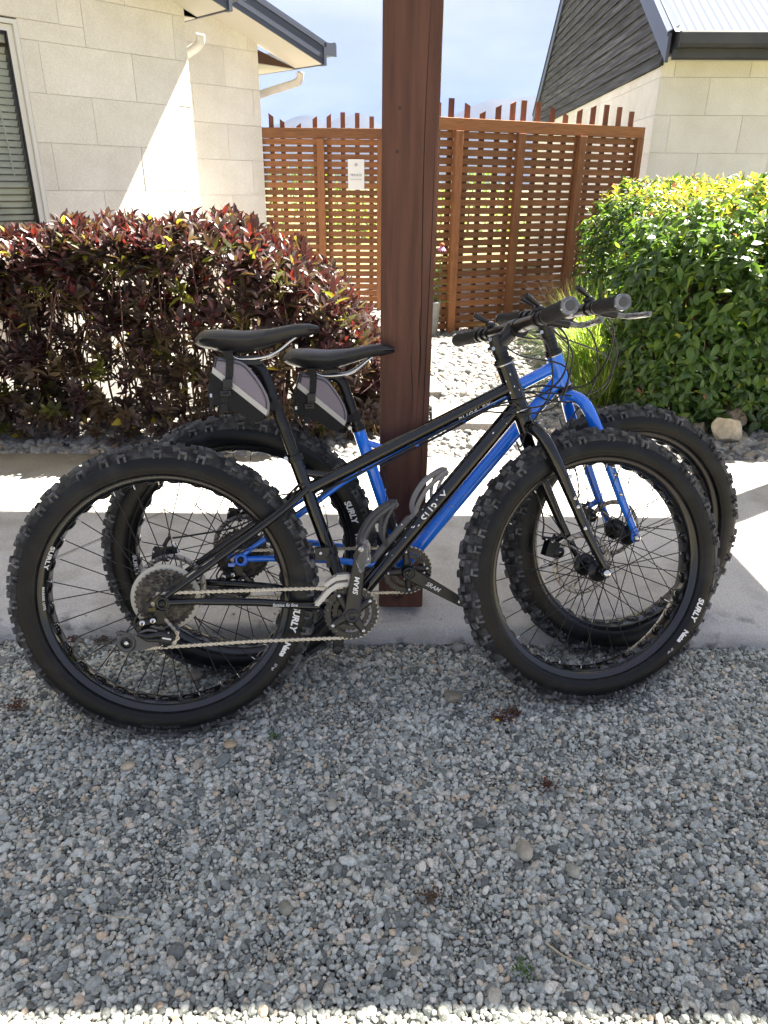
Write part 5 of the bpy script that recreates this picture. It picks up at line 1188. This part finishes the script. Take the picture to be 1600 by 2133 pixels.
    if cd.z > .5: Xd = cd; Yd = Vector((-cd.z, 0, cd.x))
    else: Xd = cd; Yd = Vector((-cd.z, 0, cd.x))
    MT = Matrix(((Xd.x, Yd.x, 0, 0), (0, 0, -1, 0), (Xd.z, Yd.z, 0, 0), (0, 0, 0, 1)))
    cpos = cd * (cL * .46); flat_text('SRAM', .017, Matrix.Translation((cpos.x, -.1155, cpos.z)) @ MT, 'lettering', ca, M_['ink'], shear=.2, offset=.0003)
    crank_arm((BB.x * 2 - tip[0], 0, BB.z * 2 - tip[1]), .101, 'crank_arm')
    # derailleur, rear
    dd = MB(); ya = -.098
    dd.prism([(-.012, ya, .358), (.008, ya, .352), (.006, ya, .330), (-.010, ya, .316), (-.022, ya, .322), (-.018, ya, .342)], (0, .006, 0), M_['anod'])
    for cx_, cz_ in ((-.018, .333), (-.042, .329)): dd.lathe([(0, -.008), (.0045, -.008), (.0075, -.006), (.0075, .001), (0, .001)], M_['silver'], 18, c=(cx_, ya - .004, cz_)); dd.lathe([(0, -.0086), (.003, -.0086)], M_['hole'], 12, c=(cx_, ya - .004, cz_))
    dd.tube([(-.018, ya, .331), (-.042, ya, .327), (-.052, ya, .314), (-.046, ya, .303)], [.010, .012, .011, .009], M_['anod'], 12)
    dd.tube(spline([(-.052, ya - .004, .306), (-.030, ya - .010, .300), (-.004, ya - .014, .304), (.016, ya - .010, .296)], 4), .0085, M_['plastic'], 10, flat=1.4)
    dd.tube(spline([(-.046, ya - .016, .311), (-.028, ya - .019, .316), (-.008, ya - .020, .312)], 4), .003, M_['cagegrey'], 6); dd.tube(spline([(-.05, ya, .298), (-.03, ya - .012, .290), (-.008, ya - .016, .290), (.004, ya - .014, .283)], 4), .0055, M_['plastic'], 8)
    dd.lathe([(0, -.014), (.012, -.014), (.0155, -.010), (.0155, .006), (0, .006)], M_['plastic'], 22, c=(.010, ya - .006, .290)); dd.lathe([(0, -.010), (.010, -.010), (.0125, -.006), (.0125, .006), (0, .006)], M_['plastic'], 20, c=(.004, ya - .006, .281))
    dd.box((.012, ya - .0215, .293), (.020, .001, .0035), M_['ink'], Matrix.Rotation(.25, 3, 'Y'))
    for cx_, cz_ in ((.024, .278), (.0, .276), (.016, .305)): dd.ell((cx_, ya - .016, cz_), (.0025, .003, .0025), M_['steel'], 8, 5)
    dd.build('rear_derailleur', root)
    cgm = M_['cog']; dd = MB()
    dd.lathe([(.0135, -.090), (.0225, -.090), (.0225, -.0875), (.0135, -.0875)], M_['cagegrey'], 28, closed=True, c=(-.085, 0, .278))
    dd.prism([(.012, -.090, .300), (.020, -.090, .276), (-.050, -.090, .258), (-.078, -.090, .257), (-.068, -.090, .272), (-.066, -.090, .286), (-.078, -.090, .299), (-.102, -.090, .304), (-.104, -.090, .309), (-.070, -.090, .300), (-.035, -.090, .288), (-.010, -.090, .292)], (0, .0025, 0), M_['cagegrey'])
    for yy in (-.070,):
        dd.prism([(.030, yy, .310), (.036, yy, .292), (.028, yy, .272), (.008, yy, .262), (-.055, yy, .262), (-.085, yy, .252), (-.105, yy, .262), (-.112, yy, .300), (-.100, yy, .304), (-.072, yy, .292), (-.035, yy, .284), (.0, yy, .298), (.012, yy, .308)], (0, .0025, 0), M_['cagegrey'])
    for cx_, cz_, r_ in ((.012, .286, .0185), (-.085, .278, .0185)): toothed(dd, r_, 11, -.082, -.078, .004, M_['plastic'], .003); dd.v[-176:] = [(a + cx_, b__, c_ + cz_) for a, b__, c_ in dd.v[-176:]]; dd.lathe([(0, -.0925), (.0045, -.0925), (.006, -.090), (.006, -.068), (0, -.068)], M_['silver'], 14, c=(cx_, 0, cz_))
    dd.build('derailleur_cage', root)
    # chain: path of rollers and separate links
    cyl = -.080
    def arc(c_, r_, a0, a1, n_): return [Vector((c_[0] + r_ * math.cos(a0 + (a1 - a0) * i / n_), cyl, c_[1] + r_ * math.sin(a0 + (a1 - a0) * i / n_))) for i in range(n_ + 1)]
    path = arc((.442, .315), .0635, R(92), R(-92), 16) + [Vector((.2, cyl, .259))] + arc((-.085, .278), .0185, R(-85), R(-240), 8) + arc((.012, .286), .0185, R(-70), R(45), 6) + arc((.003, .369), .0225, R(225), R(88), 8)
    path.append(path[0]); seglen = [(path[i + 1] - path[i]).length for i in range(len(path) - 1)]; tot = sum(seglen); nl = int(tot / .0127)
    lk = MB()
    for yy in (-.0032, .0024):
        o8 = []
        for k in range(7): a = R(-90 - 180 * k / 6 - 0); o8.append((-.00635 + .0042 * math.cos(a), yy, .0042 * math.sin(a)))
        o8.append((0, yy, .0024))
        for k in range(7): a = R(90 - 180 * k / 6); o8.append((.00635 + .0042 * math.cos(a), yy, .0042 * math.sin(a)))
        o8.append((0, yy, -.0024)); lk.prism(o8, (0, .0008, 0), M_['dirtysteel'])
    for x_ in (-.00635, .00635): lk.lathe([(0, -.0037), (.0017, -.0037), (.0017, .0037), (0, .0037)], M_['steel'], 8, c=(x_, 0, 0))
    LM = ME.setdefault('link', lk.mesh('link')); ch = empty('chain', Matrix.Identity(4), root)
    def at(s_):
        s_ %= tot; i = 0
        while s_ > seglen[i]: s_ -= seglen[i]; i += 1
        return path[i].lerp(path[i + 1], s_ / seglen[i]), (path[i + 1] - path[i]).normalized()
    for k in range(nl):
        p, d = at((k + .5) * tot / nl); off_ = 0 if k % 2 else .0007
        an = math.atan2(d.z, d.x); link('chain_link', LM, ch, Matrix.Translation(p) @ Matrix.Rotation(-an, 4, 'Y') @ Matrix.Scale(.86 if k % 2 else 1.05, 4, (0, 1, 0)))
    # front derailleur
    fd = MB(); fx = stx(.455)
    fd.tube([(fx - .003, 0, .463), (fx + .003, 0, .440)], .0215, M_['plastic'], 20); fd.box((fx - .018, -.024, .452), (.034, .020, .032), M_['plastic']); fd.box((fx + .006, -.030, .432), (.030, .014, .026), M_['anod'])
    fd.tube([(fx + .004, -.034, .452), (fx + .018, -.045, .405)], .008, M_['anod'], 8, flat=.5); fd.ell((fx - .022, -.036, .455), (.005, .003, .005), M_['steel'], 8, 5)
    for zz in (.425, .412): fd.ell((fx - .016, -.036, zz), (.003, .003, .003), M_['steel'], 8, 5)
    fd.build('front_derailleur', root)
    fd = MB()
    for yy in (-.092, -.072):
        fd.prism([(.354, yy, .342), (.364, yy, .339), (.396, yy, .372), (.414, yy, .382), (.445, yy, .386), (.446, yy, .394), (.408, yy, .393), (.384, yy, .378)], (0, .0022, 0), M_['guide']); fd.prism([(.384, yy, .384), (.408, yy, .399), (.446, yy, .402), (.447, yy, .410), (.404, yy, .409), (.378, yy, .392)], (0, .0022, 0), M_['guide'])
    fd.box((.440, -.092, .398), (.008, .003, .024), M_['guide']); fd.box((.425, -.081, .411), (.030, .020, .005), M_['guide']); fd.build('derailleur_guide', root)
    # bottle cage on the down tube
    cg = geo['cage']; cm = M_['cagegrey' if black else 'cagewhite']; dv = (dtf - BB).normalized(); pv_ = Vector((-dv.z, 0, dv.x)); cb = BB + dv * geo['cagepos']
    def C(a, h, y_): return cb + dv * a + pv_ * (.021 + h) + Vector((0, y_, 0))
    b_ = MB(); b_.tube([C(-.05, .002, 0), C(.0, .003, 0), C(.09, .002, 0)], .010, cm, 8, flat=.35)
    for sg in (-1, 1):
        b_.tube(spline([C(-.05, .004, sg * .004), C(-.055, .035, sg * .030), C(-.03, .060, sg * .038), C(.03, .072, sg * .036), C(.085, .060, sg * .028), C(.090, .050, sg * .012)], 5), .0095, cm, 8, flat=.55)
        b_.tube(spline([C(.0, .004, sg * .006), C(.015, .030, sg * .034), C(.05, .052, sg * .037), C(.085, .058, sg * .028)], 5), .0080, cm, 8, flat=.55)
    b_.tube(spline([C(.088, .055, -.02), C(.10, .056, 0), C(.088, .055, .02)], 4), .0055, cm, 8, flat=.4); b_.tube(spline([C(-.055, .03, -.03), C(-.075, .045, 0), C(-.055, .03, .03)], 4), .008, cm, 8, flat=.4)
    for a_ in (.0, .064): b_.ell(C(a_, .006, 0), (.004, .004, .004), M_['steel'], 8, 5)
    if black: b_.box(C(-.045, .05, -.0415), (.008, .001, .010), M_['redmark'])
    b_.build('bottle_cage', root)
    # rear caliper
    b_ = MB(); b_.box((-.018, .066, .452), (.042, .030, .028), M_['anod'], Matrix.Rotation(.2, 3, 'Y')); b_.box((.006, .070, .460), (.030, .018, .016), M_['anod']); b_.tube([(.012, .072, .478), (.022, .072, .452)], .006, M_['silver'], 10)
    b_.tube([(-.012, .068, .470), (.0, .070, .490), (.006, .070, .492)], .005, M_['anod'], 8)
    for p in ((-.034, .050, .440), (-.034, .050, .462), (.0, .055, .440)): b_.ell(p, (.0045, .006, .0045), M_['steel'], 8, 5)
    b_.build('brake_caliper', root)
    # ---- fork and cockpit (steered)
    fk = MB(); cz_ = geo['crown']; cpt = axz(cz_); dl = Vector((0, 0, cz_ - .745))
    fk.tube([axz(zb_ - .014), axz(cz_ - .012)], .0215, P_, 22)
    for sg in (-1, 1):
        pts_ = spline([cpt + Vector((.0, sg * .008, .004)), Vector((.920, sg * .047, .728)) + dl, Vector((.948, sg * .064, .672)) + dl * .8, Vector((.985, sg * .0670, .590)) + dl * .5, Vector((1.040, sg * .0690, .470)), Vector((wb - .003, sg * .0705, .385))], 6)
        fk.tube(pts_, [.0165] * 14 + [.0158 - .0004 * i for i in range(len(pts_) - 14)], P_, 16)
        fk.lathe([(0, -.004), (.012, -.004), (.0135, -.002), (.0135, .002), (.012, .004), (0, .004)], P_, 22, c=(wb, sg * .0705, WR)); fk.box((wb - .003, sg * .0705, WR + .012), (.018, .008, .022), P_)
    fk.xf(SM); fk.build('fork', root)
    b_ = MB()
    for k, (x_, z_) in enumerate(((.979, .622), (.992, .567), (1.0, .545), (1.020, .490))):
        b_.ell((x_ + .004, -.0835, z_ + dl.z * .4), (.0055, .0035, .0055), M_['silver'], 10, 6)
        b_.ell((x_ + .016, .075, z_ + dl.z * .4), (.004, .004, .004), P_, 8, 5)
    b_.xf(SM); b_.build('fork_bolts', root)
    b_ = MB(); fc_ = geo['fcal']; b_.box((wb - .085, .066, WR + .045), (.034, .030, .044), M_['anod'], Matrix.Rotation(.3, 3, 'Y')); b_.lathe([(0, -.013), (.012, -.013), (.0155, -.009), (.0155, .012), (0, .012)], M_['anod'], 24, c=(wb - .066, .062, WR + .036)); b_.ell((wb - .066, .0485, WR + .036), (.003, .002, .003), M_['steel'], 8, 5)
    b_.tube([(wb - .108, .066, WR + .075), (wb - .080, .066, WR + .070), (wb - .070, .072, WR + .078)], .0055, M_['anod'], 10); b_.box((wb - .052, .070, WR + .075), (.040, .008, .016), P_, Matrix.Rotation(-.5, 3, 'Y'))
    for p in ((wb - .104, .052, WR + .074), (wb - .088, .050, WR + .066), (wb - .108, .052, WR + .015)): b_.ell(p, (.0045, .0045, .0045), M_['steel'], 10, 6)
    b_.xf(SM); b_.build('brake_caliper', root)
    # steerer spacers + stem + bar
    bz_ = geo['bar']; bc = Vector((geo['barx'], 0, bz_)); st_z = geo['stemz']
    b_ = MB(); b_.tube([axz(zt + .014), axz(st_z - .018)], .0172, M_['anod'], 20)
    zz = zt + .018
    while zz < st_z - .022: b_.tube([axz(zz), axz(zz + .0085)], .0182, M_['anod'], 22); zz += .0098
    sc_top, sc_bot = axz(st_z + .018), axz(st_z - .020); b_.tube([sc_bot, sc_top], .0195, M_['crank'], 22); b_.tube([sc_top, axz(st_z + .022)], [.0185, .016], M_['crank'], 20)
    b_.tube([axz(st_z), axz(st_z).lerp(bc, .5), bc - Vector((.008, 0, 0))], [.0215, .0185, .020], M_['crank'], 18); b_.tube([bc + Vector((0, -.026, 0)), bc + Vector((0, .026, 0))], .0235, M_['crank'], 24)
    for dz_ in (-.012, .010): b_.tube([axz(st_z + dz_) + Vector((-.021, -.012, 0)), axz(st_z + dz_) + Vector((-.021, .012, 0))], .006, M_['crank'], 10); b_.tube([axz(st_z + dz_) + Vector((-.021, -.0145, 0)), axz(st_z + dz_) + Vector((-.021, -.0115, 0))], .0048, M_['steel'], 12)
    b_.xf(SM); b_.build('stem', root)
    hb = MB(); BP = lambda s_, L_: bc + Vector((-.004 - .030 * (abs(s_) / .345) ** 1.6, s_, .002 + .004 * (abs(s_) / .345)))
    ln = [-.345, -.30, -.22, -.16, -.12, -.06, -.03, .03, .06, .12, .16, .22, .30, .345]
    hb.tube([BP(s_, 0) for s_ in ln], [.0113] * 3 + [.0120, .0145, .0165, .0172, .0172, .0165, .0145, .0120] + [.0113] * 3, M_['anod'], 18); hb.xf(SM); hb.build('handlebar', root)
    for sg in (-1, 1):
        g_ = MB(); gp = [BP(sg * s_, 0) for s_ in (.214, .218, .26, .30, .338, .343)]; g_.tube(gp, [.0165, .0178, .0172, .0172, .0178, .0172], M_['grip'], 20); g_.tube([BP(sg * .208, 0), BP(sg * .215, 0)], .0175, M_['plastic'], 18); g_.xf(SM); gg = g_.build('grip', root)
        g_ = MB(); e0, e1_ = BP(sg * .343, 0), BP(sg * .350, 0); dv_ = (e1_ - e0).normalized()
        g_.tube([e0, e1_], [.0190, .0180], M_['cap'], 24); g_.tube([e1_, e1_ + dv_ * .0015], [.0105, .0095], M_['cagegrey'], 20); g_.xf(SM); g_.build('bar_end_plug', gg)
        lv_ = MB(); q = BP(sg * .185, 0); lv_.tube([q + Vector((0, sg * .008, 0)), q - Vector((0, sg * .008, 0))], .0165, M_['plastic'], 16)
        lv_.tube(spline([q + Vector((.012, 0, -.006)), q + Vector((.035, sg * .008, -.014)), q + Vector((.055, sg * .014, -.018))], 4), [.010] * 4 + [.0085] * 5, M_['plastic'], 10); lv_.box(q + Vector((.030, sg * -.008, -.012)), (.030, .014, .014), M_['plastic'])
        lv_.tube(spline([q + Vector((.055, sg * .014, -.018)), q + Vector((.072, sg * .035, -.021)), q + Vector((.074, sg * .075, -.022)), q + Vector((.068, sg * .118, -.022)), q + Vector((.070, sg * .132, -.022))], 5), [.006] * 5 + [.0068] * 10 + [.0062] * 6, M_['cap'] if sg < 0 else M_['plastic'], 10, flat=.6)
        lv_.xf(SM); lv_.build('brake_lever', root)
        sh_ = MB(); q = BP(sg * .150, 0); sh_.tube([q + Vector((0, sg * .006, 0)), q - Vector((0, sg * .006, 0))], .0165, M_['plastic'], 16); sh_.ell(q + Vector((.004, 0, .022)), (.016, .013, .009), M_['plastic'], 12, 8); sh_.ell(q + Vector((.004, 0, .030)), (.008, .007, .003), M_['silver'], 10, 6)
        sh_.tube(spline([q + Vector((.0, sg * .004, .030)), q + Vector((-.018, sg * .010, .040)), q + Vector((-.036, sg * .016, .050))], 3), [.0045, .005, .006, .0068, .0072, .0074, .0072], M_['plastic'], 10); sh_.xf(SM); sh_.build('thumb_shifter', root)
    # ---- cables
    S3 = lambda p: SM @ Vector(p)
    ttm = lambda t_, y_=-.006, dz_=-.022: Vector((stx(geo['ttr']), y_, geo['ttr'] + dz_)).lerp(tt1 + Vector((0, y_, dz_)), t_)
    bq = BP(-.185, 0); bl = BP(.185, 0); bs = BP(-.15, 0); bt = BP(.15, 0)
    hx, hz_ = H1.x, H1.z
    cb_ = [
        [S3(bq + Vector((.035, .01, -.012))), S3(bq + Vector((.075, .03, -.05))), S3(bq + Vector((.085, .07, -.12))), (hx + .085, -.05, hz_ - .07), (hx + .03, -.03, hz_ - .085), ttm(.86), ttm(.55), ttm(.1)],
        [S3(bl + Vector((.035, -.01, -.012))), S3(bl + Vector((.085, -.05, -.06))), (hx + .145, -.03, hz_ - .01), (hx + .12, -.055, hz_ - .095), (hx + .05, -.04, hz_ - .12), (hx - .02, -.03, hz_ - .115), ttm(.80, -.012), ttm(.45, -.012), ttm(.05, -.012)],
        [S3(bs + Vector((.02, .01, -.005))), S3(bs + Vector((.07, .04, -.03))), (hx + .15, -.06, hz_ + .02), (hx + .13, -.05, hz_ - .07), (hx + .07, -.035, hz_ - .105), (hx - .01, -.028, hz_ - .098), ttm(.78, .0), ttm(.4, 0.0), ttm(.12, 0.0), (stx(.62) - .01, -.020, geo['ss'] + .012), (.30, -.066, .588), (.20, -.083, .520), (.09, -.094, .452)],
        [S3(bt + Vector((.02, -.01, -.005))), S3(bt + Vector((.09, -.07, -.02))), (hx + .10, -.02, hz_ + .045), (hx + .11, -.03, hz_ - .06), (hx + .05, -.03, hz_ - .16), (hx + .03, -.04, hz_ - .20), S3((.90, .05, .70)), S3((.955, .080, .60)), S3((wb - .105, .07, WR + .13)), S3((wb - .108, .066, WR + .08))],
    ]
    for pts_ in cb_:
        b_ = MB(); b_.tube(spline(pts_, 7), .0023, M_['cable'], 7); b_.build('cable', root)
    b_ = MB(); b_.tube(spline([(.09, -.094, .452), (.03, -.100, .415), (-.03, -.104, .372), (-.058, -.104, .338), (-.056, -.102, .318), (-.044, -.100, .306)], 7), .0023, M_['cable'], 7); b_.build('cable', root)
    b_ = MB(); b_.tube(spline([(stx(.60) + .02, .0, .60), (stx(.58) + .030, -.018, .57), (stx(.53) + .022, -.020, .52), (stx(.47) - .004, -.030, .47), (stx(.43) - .014, -.034, .43)], 7), .0014, M_['cable'], 6); b_.build('cable', root)
    b_ = MB(); b_.tube(spline([(stx(.62) - .01, .020, geo['ss'] + .012), (.27, .072, .56), (.17, .080, .510), (.07, .078, .495), (.01, .072, .490)], 7), .0025, M_['cable'], 7); b_.build('cable', root)
    # ---- printing on tyres and rims
    if geo['tt0'] is not None: ring_text('SURLY', .0220, .3120, -.0470, geo['tt0'], 'lettering', wf_, M_['ink'], tilt='tire', shear=.15, offset=.0009)
    if geo['tt0'] is not None: ring_text('Nate', .0190, .3120, -.0470, geo['tt0'] - .265, 'lettering', wf_, M_['ink'], tilt='tire', offset=.0009)
    if geo['tt0'] is not None: ring_text('27 tpi', .0085, .3120, -.0470, geo['tt0'] - .43, 'lettering', wf_, M_['ink'], tilt='tire')
    ring_text('SURLY', .0220, .3120, -.0470, geo['tr0'], 'lettering', wr, M_['ink'], tilt='tire', shear=.15, offset=.0009)
    ring_text('Nate', .0190, .3120, -.0470, geo['tr0'] - .265, 'lettering', wr, M_['ink'], tilt='tire', offset=.0009)
    ring_text('27 tpi', .0085, .3120, -.0470, geo['tr0'] - .43, 'lettering', wr, M_['ink'], tilt='tire')
    ring_text('SURLY', .0195, .2806, -.0312, geo['rr0'], 'lettering', wr, M_['ink'], True, tilt=1.0, hs=.55, shear=.1, spacing=1.05, offset=.0008)
    ring_text('MARGE LITE', .0100, .2806, -.0312, geo['rr0'] + .36, 'lettering', wr, M_['ink'], True, tilt=1.0, hs=.55, spacing=1.05, offset=.0003)
    ring_text('MADE IN TAIWAN', .010, .3270, -.0478, R(-96), 'lettering', wr, M_['cagegrey'], True, tilt='tire', spacing=1.1)
    return root, A, SM, BB, dv, dtf, H0, H1, tt1, stx
G1 = dict(ht=.898, hb=.785, col=.688, head=.893, ttf=.846, ttr=.607, dtf=.800, brace=(.652, .412, .640), ss=.612, saddle=(.110, .988), spitch=-R(1.0), crank=(.468, .478), crown=.745, cage=0, cagepos=.175, fcal=0,
          bar=.984, barx=.878, stemz=.948, tt0=R(-24), tr0=R(-13), rr0=R(157), valve=R(-26))
G2 = dict(ht=.872, hb=.790, col=.694, head=.808, ttf=.846, ttr=.596, dtf=.812, brace=(.655, .410, .630), ss=.592, saddle=(.136, .898), spitch=R(0), crank=(.582, .228), crown=.765, cage=0, cagepos=.175, fcal=0,
          bar=.978, barx=.876, stemz=.945, tt0=None, tr0=R(20), rr0=R(184), valve=R(200))
bkA = bicycle('black fat-tyre bicycle in front with grey saddle bag', (-.51521978, 1.43046811), R(7.882592), R(14.294843), R(5.6), 1.0878422, 'black', G1, .07, .02, True, .05, True)
bkB = bicycle('blue fat-tyre bicycle standing between the black one and the post', (-.37765953, 1.68055575), R(7.036835), R(9.762389), R(7.0), 1.0837246, 'blue', G2, .11, .05, False, 1.15, False)
def bag(bk, sx, sz, label, strapz):
    root = empty('saddle_bag', bk[1] @ Matrix.Translation((sx, 0, sz))); tag(root, label, 'saddle bag', 'saddle bags under the seats'); make_bag_parts(root)
    stx = bk[9]; zc = strapz; b_ = MB(); d_ = Vector((-.315, 0, 1)).normalized(); p = Vector((stx(zc), 0, zc)) - Vector((sx, 0, sz)); b_.tube([p - d_ * .011, p + d_ * .011], .0155, M_['webbing'], 20); b_.box(p + Vector((-.018, 0, -.002)), (.025, .03, .018), M_['webbing']); b_.build('post_strap', root)
bag(bkA, .158, .930, 'grey and black wedge bag hanging under the black bicycle saddle', .815)
bag(bkB, .180, .842, 'grey and black wedge bag hanging under the blue bicycle saddle', .722)
# white printing on the black frame
root, A, SM, BB, dv, dtf, H0, H1, tt1, stx = bkA
def frame_text(txt, size, p0, dirv, r_, ang, off_, **k):
    """wrap text on a tube: dirv reading direction, ang turns the text around the tube from the near side"""
    me = text_pts(txt, size, **k); me.materials.clear(); me.materials.append(M_['ink']); d = dirv.normalized(); u_ = Vector((-d.z, 0, d.x))
    if u_.z < 0: u_ = -u_
    for v in me.vertices:
        x, h_, e = v.co; a = ang + h_ / r_; q = p0 + d * (x + off_) + u_ * (math.sin(a) * (r_ + .0006 + e)) + Vector((0, -math.cos(a) * (r_ + .0006 + e), 0)); v.co = q
    me.update(); return link('lettering', me, root)
ttd = tt1 - Vector((stx(.607), 0, .607))
frame_text('PUGSLEY', .020, Vector((stx(.607), 0, .607)).lerp(tt1, .80), ttd, .0162, -1.0, 0, spacing=1.15)
frame_text('SURLY', .030, BB.lerp(dtf, .50), dtf - BB, .0195, -.25, 0, spacing=1.1, offset=.0002)
frame_text('fatties fit fine', .0115, Vector((.285, -.0665, .341)), Vector((1, .12, -.10)), .0098, .1, 0, shear=.15)
# paint chips on both frames
rs = np.random.RandomState(77)
def chips(bk, p, q, r_, n, c_mat):
    b_ = MB(); d = (q - p).normalized(); u_ = Vector((-d.z, 0, d.x))
    for i in range(n):
        t_ = rs.uniform(.08, .92); a = rs.uniform(-1.1, 1.1); cpt = p.lerp(q, t_) + u_ * math.sin(a) * (r_ + .0003) + Vector((0, -math.cos(a) * (r_ + .0003), 0)); s_ = rs.uniform(.0008, .0026)
        t2 = u_ * math.cos(a) + Vector((0, math.sin(a), 0)); k_ = rs.randint(4, 7); b_.add([cpt + (d * math.cos(j_ * 2 * PI / k_) * rs.uniform(.5, 2.2) + t2 * math.sin(j_ * 2 * PI / k_) * rs.uniform(.4, 1)) * s_ for j_ in range(k_)], [tuple(range(k_))], c_mat)
    o = b_.build('paint_chips', bk[0]); return o
chips(bkA, BB, dtf, .0195, 26, M_['ink']); chips(bkB, bkB[3], bkB[5], .0195, 14, mat('chip_grey', (.25, .3, .4), .6)); chips(bkA, bkA[6], bkA[7], .0225, 9, M_['ink'])
# clear film wrapped round the crank end where the pedal was taken off
cf_ = empty('plastic_wrap', bkA[1] @ Matrix.Translation((.474, -.118, .462))); tag(cf_, 'crumpled clear plastic wrapped round the upright black crank end', 'plastic wrap')
v, f_ = ico(3); vv = []
for p in v.tolist():
    nn_ = mnoise.noise(Vector(p) * 2.6) * .45 + mnoise.noise(Vector(p) * 6) * .3; q = Vector(p) * (1 + nn_); vv.append((q.x * .013 + q.z * -.010 * -1 * -1, q.y * .011, q.z * .036 + q.x * .004))
b_ = MB(); b_.add(vv, f_, M_['clear'], False); b_.xf(Matrix.Rotation(R(28), 4, 'Y')); b_.build('film', cf_)
